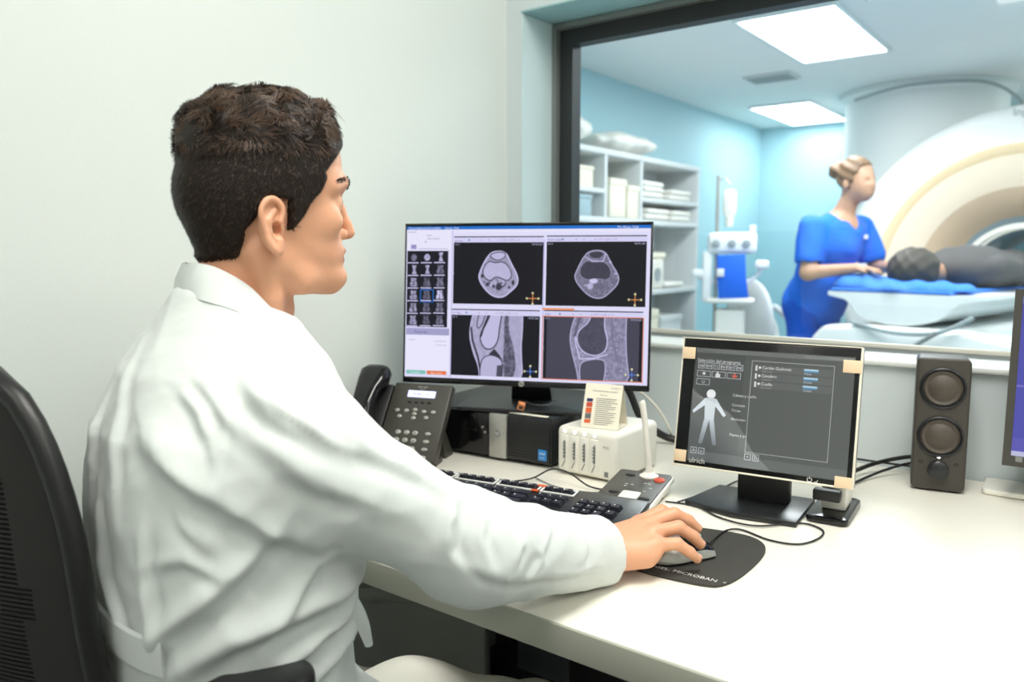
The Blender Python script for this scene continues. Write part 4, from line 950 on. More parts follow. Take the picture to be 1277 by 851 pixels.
def pillow(label, loc, rz, sx, sy, sz, m_='linen', grp=None, nm='pillow', cat='pillow'):
    V, Q = surface(lambda p: (np.abs(p[0] / sx) ** 3 + np.abs(p[1] / sy) ** 3) ** (1 / 3) * 1.0 + (np.abs(p[2]) / sz) ** 2 * 1.0 - 1 + 0.10 * np.sin(p[0] * 23 + 2 * p[1]) * np.sin(p[1] * 19) + 0.04 * np.sin(p[1] * 50 + p[0] * 20), (-sx * 1.25, -sy * 1.25, -sz * 1.4), (sx * 1.25, sy * 1.25, sz * 1.4), 0.012)
    V[:, 2] -= V[:, 2].min(); V = rot_z(V, rz); o = smesh(nm, [(V, Q, 0)], M[m_], None, loc); return props(o, label, cat, grp)
pillow('long white pillow on top of the shelf unit, left half', (-2.78, 4.00, 1.81), 0.05, 0.16, 0.38, 0.12, grp='pillows on the shelf unit')
pillow('shorter white pillow on top of the shelf unit, right half', (-2.77, 4.82, 1.81), -0.1, 0.15, 0.34, 0.085, grp='pillows on the shelf unit')
def sbox(label, x, y, z, dx, dy, dz, m_, nm='storage_carton', cat='box', grp='boxes on the shelf unit'):
    t = thing(nm, label, cat, (x, y, z), 0, grp); g = G(); g.box((0, 0, dz * 0.42), (dx, dy, dz * 0.84), 0.006); g.build('body', M[m_], t)
    g = G(); g.box((0, 0, dz * 0.90), (dx + 0.012, dy + 0.012, dz * 0.18), 0.005); g.build('lid', M[m_], t); return t
sbox('cream box in the upper left compartment of the shelf unit', -2.74, 4.10, 1.561, 0.22, 0.34, 0.13, 'box_cream')
sbox('blue grey box in the lower left compartment of the shelf unit', -2.74, 4.05, 1.385, 0.24, 0.38, 0.13, 'box_blue')
sbox('tall cream box in the middle compartment of the shelf unit, left one', -2.72, 4.53, 1.385, 0.24, 0.20, 0.25, 'box_cream')
sbox('tall cream box in the middle compartment of the shelf unit, right one', -2.72, 4.75, 1.385, 0.22, 0.15, 0.22, 'box_cream')
def linen(label, y, z, dy, n, nm='folded_linen'):
    t = thing(nm, label, 'linen', (-2.74, y, z), 0, 'folded linen on the shelf unit')
    for k in range(n): g = G(); g.box((0.004 * (k % 2), 0.006 * ((k * 2) % 3 - 1), 0.022 + 0.038 * k), (0.26, dy - 0.02 * (k % 2), 0.036), 0.016, 3); g.build('folded_sheet', M['linen'], t)
linen('folded white linen on the top right shelf, left pile', 5.05, 1.535, 0.30, 3); linen('folded white linen on the top right shelf, right pile', 5.48, 1.535, 0.34, 2)
linen('folded white linen on the second right shelf, beside the divider', 5.12, 1.385, 0.34, 2); linen('folded white linen on the second right shelf, at the outer end', 5.50, 1.385, 0.30, 2)
linen('white cloth stack on the middle shelf beside the white dispenser', 5.42, 0.90, 0.30, 1)
dsn = thing('dispenser', 'white dispenser with a dark round opening on the middle shelf', 'dispenser', (-2.70, 5.14, 0.8985), 0)
g = G(); g.box((0, 0, 0.11), (0.16, 0.22, 0.22), 0.02, 3); g.build('body', M['coil'], dsn); g = G(); g.lathe([(0.05, 0.004), (0.04, 0.001), (0.0001, 0.0005)], 24, mx=T(0.081, 0, 0.10) @ RY(PI / 2)); g.build('opening', M['vent'], dsn)
g = G(); g.box((0, 0, 0.24), (0.17, 0.24, 0.04), 0.006); g.build('lid', M['box_cream'], dsn)
sbox('white carton on the lower shelf near the outer end', -2.72, 5.35, 0.4385, 0.24, 0.32, 0.26, 'shelf_white'); sbox('cream carton on the lower shelf beside the divider', -2.72, 5.02, 0.4385, 0.24, 0.22, 0.32, 'box_cream')

# ---- injector / infusion stand with blue drape
iv = thing('infusion_stand', 'white medical infusion stand with a hanging bag and a blue drape', 'medical stand', (-2.02, 5.02, 0), math.radians(20))
g = G(); g.lathe([(0.0001, 0.07), (0.10, 0.07), (0.22, 0.05), (0.25, 0.03), (0.25, 0.01), (0.0001, 0.01)], 28); g.build('base', M['white_plastic'], iv)
g = G(); g.cyl((-0.10, 0, 0.05), (-0.10, 0, 1.66), 0.012, n=14); g.tube([(-0.10, 0, 1.62), (-0.06, 0, 1.64), (-0.02, 0, 1.60)], 0.006, 8, sub=3); g.build('pole', M['silver'], iv)
g = G(); g.box((0, 0, 0.42), (0.19, 0.16, 0.74), 0.02, 3); g.build('column', M['white_plastic'], iv)
g = G(); g.box((0.0, 0, 0.845), (0.30, 0.24, 0.03), 0.012); g.build('tray', M['white_plastic'], iv)
g = G(); g.box((0.0, 0, 1.22), (0.31, 0.15, 0.14), 0.03, 3); g.box((-0.155, 0, 1.0), (0.06, 0.12, 0.34), 0.02); g.box((0.125, 0, 1.30), (0.04, 0.08, 0.07), 0.01); g.build('injector_head', M['white_gloss'], iv)
for x in (-0.10, 0.0, 0.09):
    g = G(); g.lathe([(0.026, 0), (0.026, 0.012), (0.0001, 0.016)], 20, mx=T(x, -0.075, 1.215) @ RX(PI / 2)); g.build('dial', M['vent'], iv)
g = G(); g.prism([(-0.075, 0.86), (0.115, 0.87), (0.095, 1.0), (0.085, 1.15), (-0.09, 1.14), (-0.085, 1.0)], -0.01, 0.01, mx=T(0, -0.10, 0) @ RX(PI / 2), bev=0.004); g.build('drape', M['drape'], iv)
g = G(); g.box((-0.065, -0.122, 1.03), (0.045, 0.012, 0.05), 0.004); g.build('label_plate', M['print_white'], iv)
V, Q = surface(lambda p: (np.abs(p[0] / 0.045) ** 4 + np.abs(p[2] / 0.09) ** 4) ** 0.25 + (p[1] / 0.024) ** 2 - 1, (-0.06, -0.04, -0.11), (0.06, 0.04, 0.11), 0.007)
smesh('infusion_bag', [(V + np.array([-0.025, -0.01, 1.48]), Q, 0)], M['linen'], iv)
g = G(); g.cyl((-0.025, -0.01, 1.39), (-0.025, -0.01, 1.33), 0.028, 0.024, n=18); g.build('drip_chamber', M['white_plastic'], iv)
for (x, z, nm) in ((-0.21, 1.02, 'side_screen'), (0.19, 1.08, 'side_arm')):
    g = G(); g.tube([(0, 0, 0.95), (x * 0.6, 0.0, 0.97), (x, -0.02, z - 0.03)], 0.012, 8, sub=3); g.box((x, -0.03, z), (0.09, 0.05, 0.06), 0.02, 3); g.build(nm, M['white_gloss'], iv)
# ---- white plastic chair
ch = thing('plastic_chair', 'white plastic armchair standing near the blue wall', 'chair', (-1.92, 5.62, 0), math.radians(150))
V, Q = surface(lambda p: np.maximum(ell(p, (0, 0.24 + 0.0, 0.68), (0.25, 0.05, 0.30)), -ell(p, (0, -0.05, 0.7), (0.5, 0.26, 0.5))), (-0.3, 0.1, 0.35), (0.3, 0.32, 1.0), 0.012); smesh('backrest', [(V, Q, 0)], M['shelf_white'], ch)
g = G(); g.box((0, 0, 0.43), (0.46, 0.44, 0.03), 0.012, 3); g.build('seat', M['shelf_white'], ch)
for s_ in (-1, 1):
    g = G(); g.tube([(s_ * 0.22, 0.22, 0.80), (s_ * 0.28, 0.05, 0.68), (s_ * 0.28, -0.20, 0.66), (s_ * 0.25, -0.24, 0.44)], 0.022, 10, sub=4); g.build('armrest', M['shelf_white'], ch)
    for y in (-0.20, 0.20): g = G(); g.tube([(s_ * 0.20, y * 0.9, 0.42), (s_ * 0.25, y * 1.15, 0.0)], [0.028, 0.02], 10); g.build('leg', M['shelf_white'], ch)
# ---- duct / cryostat tower
# ---- magnet
mg = thing('mri_scanner', 'big round white medical scanner with a peach coloured ring round its bore', 'scanner', (-0.50, 6.05, 0.0), math.radians(0))
MX = T(0, 0, 0.98) @ RX(PI / 2)            # lathe axis towards -Y
RO = 1.13
g = G(); g.lathe([(0.30, -1.75), (RO - 0.08, -1.75), (RO, -1.67), (RO, -0.10), (RO - 0.02, -0.02), (RO - 0.08, 0.04), (0.90, 0.07), (0.86, 0.075)], 96, mx=MX); g.build('housing', M['magnet'], mg)
g = G(); g.lathe([(0.872, 0.072), (0.855, 0.090), (0.825, 0.088), (0.800, 0.071)], 96, mx=MX); g.build('outer_ring', M['magnet_peach'], mg)
g = G(); g.lathe([(0.803, 0.072), (0.75, 0.066), (0.66, 0.045), (0.60, 0.02)], 96, mx=MX); g.build('front_cover', mat('magnet_cream_front', (250, 230, 204), 0.35), mg)
g = G(); g.lathe([(0.60, 0.02), (0.54, -0.02), (0.47, -0.10), (0.42, -0.20)], 96, mx=MX); g.build('flare', M['magnet_tan'], mg)
g = G(); g.lathe([(0.42, -0.20), (0.39, -0.24), (0.36, -0.30), (0.345, -0.45), (0.345, -1.75)], 96, mx=MX); g.build('bore', M['bore'], mg)
g = G(); g.box((0, 0.75, 0.14), (1.5, 1.3, 0.27), 0.05, 3); g.build('plinth', M['magnet'], mg)
DT = T(-0.79, 0.95, 0)
g = G(); g.lathe([(0.57, 0.9), (0.57, 2.33), (0.62, 2.36), (0.62, 2.397), (0.0001, 2.397)], 56, mx=DT); g.build('service_tower', M['ceil'], mg)
g = G(); g.tube([(-0.35, -0.66, 2.28), (0.0, -0.74, 2.33), (0.45, -0.60, 2.33), (0.66, -0.45, 2.22), (0.72, -0.4, 2.08)], 0.012, 8, mx=DT, sub=5); g.build('hose', M['vent'], mg)
g = G(); g.text('Ingenia', 0.07, 0, T(0.0, -0.045, 2.02) @ RX(PI / 2), 'CENTER'); g.build('lettering', M['vent'], mg)
# ---- patient table
ta = thing('patient_table', 'white patient table with a curved cradle in front of the scanner', 'patient table', (-0.862, 4.353, 0), math.radians(-12))
rings = []
for y in (-0.02, 0.0, 1.35):
    s_ = 0.97 if y < 0 else 1.0
    P = [(-0.385 * s_, y, 0.955), (-0.385 * s_, y, 0.935), (-0.28, y, 0.915)] + [(-0.25 * math.cos(a) * s_, y, 0.90 - 0.105 * math.sin(a)) for a in [0.15 + (PI - 0.3) * k / 14 for k in range(15)]] + [(0.28, y, 0.915), (0.385 * s_, y, 0.935), (0.385 * s_, y, 0.955)]
    rings.append(P[::-1])
g = G(); g.loft(rings, smooth=False); g.build('cradle', M['white_gloss'], ta)
g = G(); g.prism([(-0.45, 0.0), (-0.45, 0.70), (-0.38, 0.775), (-0.20, 0.79), (0.30, 0.79), (0.62, 0.74), (0.70, 0.60), (0.70, 0.0)], -0.20, 0.06, mx=RX(PI / 2) @ T(0, 0, 0), bev=0.03, seg=3); g.box((0.04, 0.80, 0.39), (0.56, 1.3, 0.78), 0.03, 3); g.build('pedestal', M['magnet'], ta)
g = G(); g.tube([(-0.22, -0.05, 0.80), (0.0, -0.09, 0.765), (0.22, -0.09, 0.78), (0.36, -0.05, 0.86)], 0.010, 8, sub=5); g.build('release_handle', M['vent'], ta)
g = G(); g.tube([(0.22, -0.10, 0.78), (0.12, -0.14, 0.70)], 0.011, 8); g.build('lever', M['frame_grey'], ta)
g = G(); g.box((-0.06, 0.60, 0.965), (0.60, 1.24, 0.018), 0.008, 3); o = g.build('mattress', M['blue_sheet'], ta)
# ---- blue sheet bunched at the table end
V, Q = surface(lambda p: smin(smin(ell(p, (-0.22, 0.10, 0.0), (0.16, 0.16, 0.075)), ell(p, (0.0, 0.02, -0.01), (0.20, 0.12, 0.05)), 0.05), ell(p, (0.22, 0.05, -0.01), (0.14, 0.12, 0.045)), 0.05) + 0.006 * np.sin(p[0] * 50 + p[1] * 20), (-0.42, -0.15, -0.08), (0.42, 0.3, 0.1), 0.012)
V[:, 2] = np.maximum(V[:, 2], -0.004); o = smesh('crumpled_sheet', [(rot_z(V, math.radians(-10)), Q, 0)], M['blue_sheet'], None, (-0.895, 4.43, 0.979)); props(o, 'crumpled bright blue sheet on the near end of the patient table', 'sheet')
# ---- head coil behind the patient
co = thing('receiver_coil', 'white arched receiver coil on the table at the mouth of the bore', 'coil', (-0.42, 5.22, 0.975), math.radians(-5))
g = G()
for y in (0.0, 0.14): g.lathe([(0.30, -0.03), (0.33, -0.03), (0.33, 0.03), (0.30, 0.03), (0.30, -0.03)], 40, mx=T(0, y, 0.02) @ RX(PI / 2), a0=0, a1=PI)
g.box((-0.31, 0.07, 0.03), (0.05, 0.24, 0.06), 0.012); g.box((0.31, 0.07, 0.03), (0.05, 0.24, 0.06), 0.012); g.build('arches', M['coil'], co)

# ---- patient lying on the table (head towards the viewer)
pa = thing('person', 'person with dark hair in grey clothing lying on the patient table', 'person', (-0.82, 4.58, 0.975), math.radians(-12))
def pf(p):
    d = ell(p, (-0.02, 0.02, 0.10), (0.078, 0.10, 0.098)); d = smin(d, ell(p, (-0.02, 0.05, 0.13), (0.055, 0.07, 0.075)), 0.03)
    d = smin(d, cap(p, (0.0, 0.10, 0.09), (0.02, 0.20, 0.08), 0.05), 0.03); return d
V, Q = surface(pf, (-0.16, -0.14, -0.02), (0.16, 0.3, 0.25), 0.008); smesh('body', [(V, Q, 0)], M['skin_far'], pa)
V, Q = surface(lambda p: smax(ell(p, (-0.03, -0.015, 0.10), (0.125, 0.135, 0.115)), p[1] - 0.05 + 0.3 * (p[2] - 0.1), 0.02) + 0.004 * np.sin(p[0] * 90) * np.sin(p[2] * 80), (-0.2, -0.19, -0.02), (0.16, 0.16, 0.26), 0.007); smesh('hair', [(V, Q, 0)], M['hair_patient'], pa)
def pc_(p):
    d = ell(p, (0.08, 0.42, 0.10), (0.23, 0.26, 0.125)); d = smin(d, ell(p, (0.14, 0.80, 0.09), (0.19, 0.30, 0.11)), 0.08)
    d = smin(d, cap(p, (-0.12, 0.28, 0.10), (-0.12, 0.62, 0.07), 0.055, 0.045), 0.03); d = smin(d, cap(p, (0.27, 0.28, 0.11), (0.30, 0.62, 0.08), 0.06, 0.05), 0.03)
    d = smin(d, cap(p, (0.08, 1.0, 0.09), (0.06, 1.5, 0.10), 0.085, 0.065), 0.04); d = smin(d, cap(p, (0.24, 1.0, 0.09), (0.24, 1.5, 0.10), 0.085, 0.065), 0.04)
    return d + 0.006 * np.sin(p[1] * 36 + p[0] * 18) * np.sin(p[0] * 30)
V, Q = surface(pc_, (-0.25, 0.1, -0.04), (0.45, 1.65, 0.28), 0.012); V[:, 2] = np.maximum(V[:, 2], -0.002); smesh('clothing', [(V, Q, 0)], M['grey_cloth'], pa)

# ---- nurse
nu = thing('person', 'person in royal blue scrubs with hair in a bun, leaning over the patient table', 'person', (-1.395, 4.75, 0), math.radians(0)); nu.scale = (1.04, 1.04, 1.04)
# local axes: f = facing direction towards the table (to the right), s = her left
def nf(p):
    d = ell(p, (0.205, 0.035, 1.505), (0.086, 0.074, 0.108)); d = smin(d, ell(p, (0.250, 0.035, 1.455), (0.055, 0.052, 0.070)), 0.03)
    d = smin(d, ell(p, (0.297, 0.03, 1.468), (0.014, 0.013, 0.020)), 0.015)                    # nose
    d = smin(d, ell(p, (0.282, 0.03, 1.425), (0.014, 0.024, 0.010)), 0.010)                    # mouth
    for s_ in (-1, 1):
        d = smax(d, -ell(p, (0.290, 0.03 + s_ * 0.030, 1.492), (0.014, 0.016, 0.010)), 0.010); d = smin(d, ell(p, (0.270, 0.03 + s_ * 0.030, 1.492), (0.012, 0.012, 0.010)), 0.004)
        d = smin(d, ell(p, (0.195, 0.03 + s_ * 0.076, 1.478), (0.018, 0.008, 0.030)), 0.005)
    d = smin(d, cap(p, (0.185, 0.03, 1.43), (0.125, 0.02, 1.30), 0.048, 0.055), 0.03)
    d = smin(d, ell(p, (0.12, 0.02, 1.24), (0.10, 0.15, 0.09)), 0.04)
    d = smin(d, cap(p, (0.10, 0.02, 1.22), (0.0, 0.0, 0.92), 0.09, 0.11), 0.05)
    for (sh_, el, wr) in (((0.085, -0.165, 1.245), (0.13, -0.235, 1.010), (0.33, -0.12, 1.035)), ((0.14, 0.175, 1.25), (0.22, 0.22, 1.03), (0.40, 0.06, 1.045))):
        d = smin(d, cap(p, sh_, el, 0.050, 0.040), 0.03); d = smin(d, cap(p, el, wr, 0.040, 0.026), 0.02)
        h = np.array(wr) + np.array([0.045, 0.02, -0.005]); d = smin(d, ell(p, h, (0.045, 0.036, 0.018)), 0.015)
        for k in range(4): d = smin(d, chain(p, [h + np.array([0.02, -0.024 + 0.016 * k, 0.002]), h + np.array([0.065 - 0.006 * abs(k - 1.4), -0.028 + 0.019 * k, 0.0]), h + np.array([0.088 - 0.008 * abs(k - 1.4), -0.029 + 0.020 * k, -0.018])], [0.0095, 0.008, 0.0065]), 0.003)
        d = smin(d, chain(p, [h + np.array([-0.015, -0.03, 0]), h + np.array([0.02, -0.055, -0.004]), h + np.array([0.045, -0.058, -0.012])], [0.011, 0.009, 0.007]), 0.004)
    for s_ in (-1, 1): d = smin(d, cap(p, (-0.02 , s_ * 0.09, 0.12), (0.0, s_ * 0.09, 0.06), 0.04, 0.04), 0.02)
    return d
V, Q = surface(nf, (-0.16, -0.31, 0.02), (0.56, 0.31, 1.66), 0.0075); NZ = math.radians(-22)
smesh('body', [(rot_z(V, NZ), Q, 0)], M['skin_far'], nu)
def nh(p):
    d = smax(ell(p, (0.192, 0.03, 1.522), (0.095, 0.084, 0.108)), -ell(p, (0.32, 0.03, 1.46), (0.11, 0.12, 0.125)), 0.015); d = smax(d, -(p[2] - 1.455 + 0.12 * (p[0] - 0.15)), 0.02)
    d = smin(d, ell(p, (0.085, 0.03, 1.560), (0.050, 0.050, 0.048)), 0.02); return d + 0.003 * np.sin(p[2] * 120 + p[0] * 60)
V, Q = surface(nh, (0.0, -0.1, 1.36), (0.34, 0.16, 1.68), 0.006); smesh('hair', [(rot_z(V, NZ), Q, 0)], M['hair_nurse'], nu)
def ns(p):
    d = ell(p, (0.105, 0.02, 1.20), (0.135, 0.195, 0.135)); d = smin(d, ell(p, (0.17, -0.03, 1.13), (0.09, 0.11, 0.09)), 0.05); d = smin(d, ell(p, (0.05, 0.0, 1.00), (0.14, 0.165, 0.20)), 0.08); d = smin(d, ell(p, (-0.01, 0, 0.84), (0.165, 0.185, 0.15)), 0.08)
    for (a, b) in (((0.085, -0.165, 1.245), (0.112, -0.210, 1.085)), ((0.14, 0.175, 1.25), (0.190, 0.205, 1.10))): d = smin(d, cap(p, a, b, 0.072, 0.074), 0.04)
    d = smax(d, -cap(p, (0.15, 0.02, 1.36), (0.24, 0.02, 1.26), 0.065, 0.03), 0.01); d = smax(d, -cap(p, (0.14, 0.02, 1.34), (0.16, 0.02, 1.42), 0.075, 0.09), 0.01)
    for (a, b) in (((0.112, -0.210, 1.085), (0.12, -0.222, 1.0)), ((0.190, 0.205, 1.10), (0.2, 0.21, 1.0))): d = smax(d, -cap(p, b, b, 0.085), 0.006)
    return d + 0.004 * np.sin(p[2] * 40 + p[0] * 50) * np.sin(p[1] * 24)
V, Q = surface(ns, (-0.22, -0.33, 0.66), (0.34, 0.33, 1.40), 0.0085); sc_ = smesh('scrub_top', [(rot_z(V, NZ), Q, 0)], M['scrubs'], nu)
g = G(); g.box((0.0, 0, 0), (0.045, 0.004, 0.022), 0.002, mx=RZ(NZ) @ T(0.235, 0.075, 1.20) @ RZ(math.radians(70))); g.build('badge', M['print_white'], sc_)
def nt_(p):
    d = ell(p, (-0.015, 0, 0.84), (0.160, 0.180, 0.14))
    for s_ in (-1, 1): d = smin(d, cap(p, (-0.015, s_ * 0.085, 0.80), (0.0, s_ * 0.09, 0.45), 0.095, 0.075), 0.04); d = smin(d, cap(p, (0.0, s_ * 0.09, 0.45), (-0.02, s_ * 0.09, 0.10), 0.075, 0.07), 0.03)
    return d + 0.003 * np.sin(p[2] * 30)
V, Q = surface(nt_, (-0.22, -0.25, 0.02), (0.2, 0.25, 0.95), 0.010); smesh('scrub_trousers', [(rot_z(V, NZ), Q, 0)], M['scrubs_p'], nu)
for s_ in (-1, 1):
    V, Q = surface(lambda p: smax(ell(p, (0.03, s_ * 0.09, 0.02), (0.13, 0.05, 0.07)), -p[2], 0.005), (-0.14, s_ * 0.09 - 0.07, -0.03), (0.2, s_ * 0.09 + 0.07, 0.12), 0.008); smesh('shoe', [(rot_z(V, NZ), Q, 0)], M['shoe'], nu)

# ================================================================== OFFICE CHAIR
oc = thing('office_chair', 'black office chair with a curved mesh backrest, behind the man', 'office chair', (-0.980, 0.515, 0), math.radians(3))
def bk(u, v):        # u -1..1 across, v 0..1 upwards
    hw = 0.205 * (1 - 0.10 * v) * (1.0 if v < 0.62 else math.sqrt(max(0.0, 1 - ((v - 0.62) / 0.385) ** 2)) * 0.55 + 0.45)
    hw *= 0.86 + 0.14 * math.sin(min(1, v * 2.2) * PI / 2)
    return (u * hw, -0.185 - 0.03 * math.sin(v * PI) - 0.05 * v + 0.055 * (u * hw / 0.205) ** 2, 0.50 + 0.548 * v)
nU, nV = 26, 220; g = G(); V = []; F = []
for j in range(nV + 1):
    for i in range(nU + 1): V.append(bk(-1 + 2 * i / nU, j / nV))
n0 = len(V); V += [(x, y - 0.006, z) for (x, y, z) in V[:n0]]
holes = np.zeros((nV, nU), bool)
for j in range(nV):
    for i in range(nU):
        u = -1 + 2 * (i + 0.5) / nU
        if 92 < j < 200 and j % 2 == 0 and abs(u) < 0.74 - 0.0012 * abs(j - 130): holes[j, i] = True
for j in range(nV):
    for i in range(nU):
        if holes[j, i]: continue
        a = j * (nU + 1) + i; b, c, d_ = a + 1, a + nU + 2, a + nU + 1
        F.append((a, b, c, d_)); F.append((n0 + d_, n0 + c, n0 + b, n0 + a))
        for (dj, di, p, q) in ((-1, 0, a, b), (1, 0, c, d_), (0, -1, d_, a), (0, 1, b, c)):
            jj, ii = j + dj, i + di
            if jj < 0 or ii < 0 or jj >= nV or ii >= nU or holes[jj, ii]: F.append((q, p, n0 + p, n0 + q))
g.add(V, F, 0, True); bkr = g.build('backrest', M['chair_black'], oc)
g = G(); V = []; F = []
for j in range(31):
    for i in range(13):
        x, y, z = bk((-1 + 2 * i / 12) * 0.8, 0.36 + 0.58 * j / 30); V.append((x, y + 0.006, z))
for j in range(30):
    for i in range(12): a = j * 13 + i; F.append((a, a + 1, a + 14, a + 13))
n0 = len(V); V += [(x, y - 0.002, z) for (x, y, z) in V[:n0]]; F += [tuple(n0 + k for k in f[::-1]) for f in F[:]]
g.add(V, F, 0, True); g.build('mesh_backing', mat('chair_mesh_grey', (88, 86, 78), 0.8), bkr)
g = G(); P = [bk(-1, j / 24) for j in range(25)] + [bk(u, 1.0) for u in (-0.5, 0, 0.5)] + [bk(1, 1 - j / 24) for j in range(25)]
g.tube(P, 0.012, 10); g.tube([bk(-1, 0), bk(0, 0), bk(1, 0)], 0.012, 10); g.build('back_frame', M['chair_frame'], oc)
g = G(); g.tube([(0, 0.0, 0.35), (0, -0.20, 0.37), (0, -0.26, 0.60), (0, -0.265, 0.85)], [0.03, 0.03, 0.026, 0.018], 10, sub=5); g.build('back_support', M['chair_frame'], oc)
V, Q = surface(lambda p: (np.abs(p[0] / 0.24) ** 4 + np.abs((p[1] - 0.04) / 0.24) ** 4) ** 0.25 + (np.abs(p[2] / 0.045)) ** 3 * 0.25 - 1, (-0.27, -0.24, -0.08), (0.27, 0.32, 0.08), 0.012); smesh('seat', [(V + np.array([0, 0, 0.405]), Q, 0)], M['chair_fabric'], oc)
for s_ in (-1, 1):
    x = s_ * 0.355
    g = G(); g.box((x, -0.17, 0.565), (0.022, 0.05, 0.39), 0.008); g.box((s_ * 0.24, -0.17, 0.375), (0.19, 0.05, 0.025), 0.006); ar = g.build('armrest', M['chair_frame'], oc)
    g = G(); g.prism(rrect(0.080, 0.24, 0.035, 8), 0.0, 0.026, bev=0.008, seg=3, mx=T(x, -0.185, 0.742)); g.build('arm_pad', M['chair_frame'], ar)
g = G(); g.cyl((0, 0, 0.10), (0, 0, 0.26), 0.03, n=20); g.cyl((0, 0, 0.24), (0, 0, 0.36), 0.018, n=20); g.box((0, 0, 0.36), (0.20, 0.16, 0.03), 0.008); g.build('gas_lift', M['chair_frame'], oc)
for k in range(5):
    a = 2 * PI * k / 5 + 0.3; c, s_ = math.cos(a), math.sin(a)
    g = G(); g.tube([(0.02 * c, 0.02 * s_, 0.115), (0.29 * c, 0.29 * s_, 0.075)], [0.028, 0.016], 10); lg = g.build('leg', M['chair_frame'], oc)
    g = G(); ax = Vector((-s_, c, 0)) * 0.010; o_ = Vector((0.29 * c, 0.29 * s_, 0.030))
    for q in (-1, 1): g.cyl(tuple(o_ + ax * (q * 1.9)), tuple(o_ + ax * (q * 0.7)), 0.028, n=18)
    g.cyl(tuple(o_), tuple(o_ + Vector((0, 0, 0.045))), 0.008, n=10); g.build('caster', M['black_plastic'], lg)

# ================================================================== THE SEATED MAN
man = thing('person', 'person with short dark hair in a white coat sitting with one hand on the mouse', 'person', (-0.80, 0.46, 0))
def world(V, az, O): return rot_z(V, az) + np.array(O)
MO = np.array([-0.80, 0.46, 0.0])          # the Empty: children are stored relative to it
# ---- head: local x forward, y left, z up, origin between the ear canals
HAZ = math.radians(70); HO = np.array([-0.819, 0.578, 1.195])
mm = 0.001
Z_ = [-74, -70, -64, -55, -46, -38, -31, -20, -12, 0, 25, 38, 48, 56, 66, 83, 100, 118, 134, 143, 149]
FR = [70, 86, 95, 98, 95, 96, 98, 97, 93, 91, 91, 93, 98, 101, 99, 93, 87, 77, 57, 36, 6]
BK_Z = [-74, -50, -25, 0, 25, 50, 80, 100, 118, 134, 143, 149]
BK = [-5, -22, -53, -74, -86, -89, -82, -74, -59, -38, -20, -2]
W_Z = [-74, -66, -55, -40, -20, 0, 25, 50, 80, 100, 118, 134, 143, 149]
WD = [20, 36, 47, 55, 61, 65, 69, 73, 74, 70, 60, 43, 27, 6]
fr_t = table([z * mm for z in Z_], [v * mm for v in FR], 0.006); bk_t = table([z * mm for z in BK_Z], [v * mm for v in BK], 0.014); wd_t = table([z * mm for z in W_Z], [v * mm for v in WD], 0.014)
def skull(p):
    z = np.clip(p[2], -0.078, 0.075); fr = fr_t(z); bk_ = bk_t(z); wd = np.maximum(wd_t(z), 0.004)
    cx = np.clip(0.30 * fr + 0.28 * bk_, -0.02, 0.04)
    af = np.maximum(fr - cx, 0.004); ab = np.maximum(cx - bk_, 0.004); x = p[0] - cx; a = np.where(x > 0, af, ab)
    n = 2.25; zt = np.maximum(p[2] - 0.075, 0) / 0.0745; k = ((np.abs(x) / a) ** n + (np.abs(p[1]) / wd) ** n + zt ** n) ** (1 / n)
    return smax((k - 1) * np.minimum(a, wd), -0.074 - p[2], 0.010)
EARP = [(-5, -2), (-1, 8), (2, 19), (-1, 27), (-9, 32), (-19, 29), (-25, 17), (-22, 3), (-19, -9), (-14, -19), (-8, -25), (-3, -24), (-2, -14)]
def _ears():
    P = EARP; out = []
    for i in range(len(P) - 1):
        p0 = P[max(i - 1, 0)]; p1 = P[i]; p2 = P[i + 1]; p3 = P[min(i + 2, len(P) - 1)]
        for k in range(3):
            t = k / 3; out.append(tuple(mm * 0.5 * (2 * p1[j] + (p2[j] - p0[j]) * t + (2 * p0[j] - 5 * p1[j] + 4 * p2[j] - p3[j]) * t * t + (3 * p1[j] - p0[j] - 3 * p2[j] + p3[j]) * t ** 3) for j in (0, 1)))
    return out + [(P[-1][0] * mm, P[-1][1] * mm)]
EARS = _ears()
def ear(p, s_):
    q = [p[0] * 1.0, p[1] * s_, p[2]]       # s_=1 -> left ear
    # ear plane leans out towards its back edge
    off = 0.0725 + 0.0; lean = -0.42
    yy = q[1] - off - (q[0] - 0.0) * lean
    d = None
    P = EARS
    for i in range(len(P) - 1):
        r0 = 3.3 if P[i][1] > -0.012 else 4.8
        c = cap([q[0], yy, q[2]], (P[i][0], 0.006, P[i][1]), (P[i + 1][0], 0.006, P[i + 1][1]), r0 * mm, r0 * mm); d = c if d is None else smin(d, c, 0.002)
    plate = ell([q[0], yy, q[2]], (-0.011, 0.001, 0.004), (0.0165, 0.0035, 0.030)); d = smin(d, plate, 0.003)
    anti = chain([q[0], yy, q[2]], [(-0.007, 0.004, 0.020), (-0.015, 0.005, 0.008), (-0.014, 0.005, -0.006), (-0.008, 0.005, -0.013)], [0.0028, 0.0032, 0.0032, 0.003]); d = smin(d, anti, 0.002)
    d = smin(d, ell([q[0], yy, q[2]], (0.000, 0.003, 0.0), (0.004, 0.005, 0.006)), 0.002)
    d = smax(d, -ell([q[0], yy, q[2]], (-0.0065, 0.006, -0.001), (0.0055, 0.008, 0.0075)), 0.002)
    return d
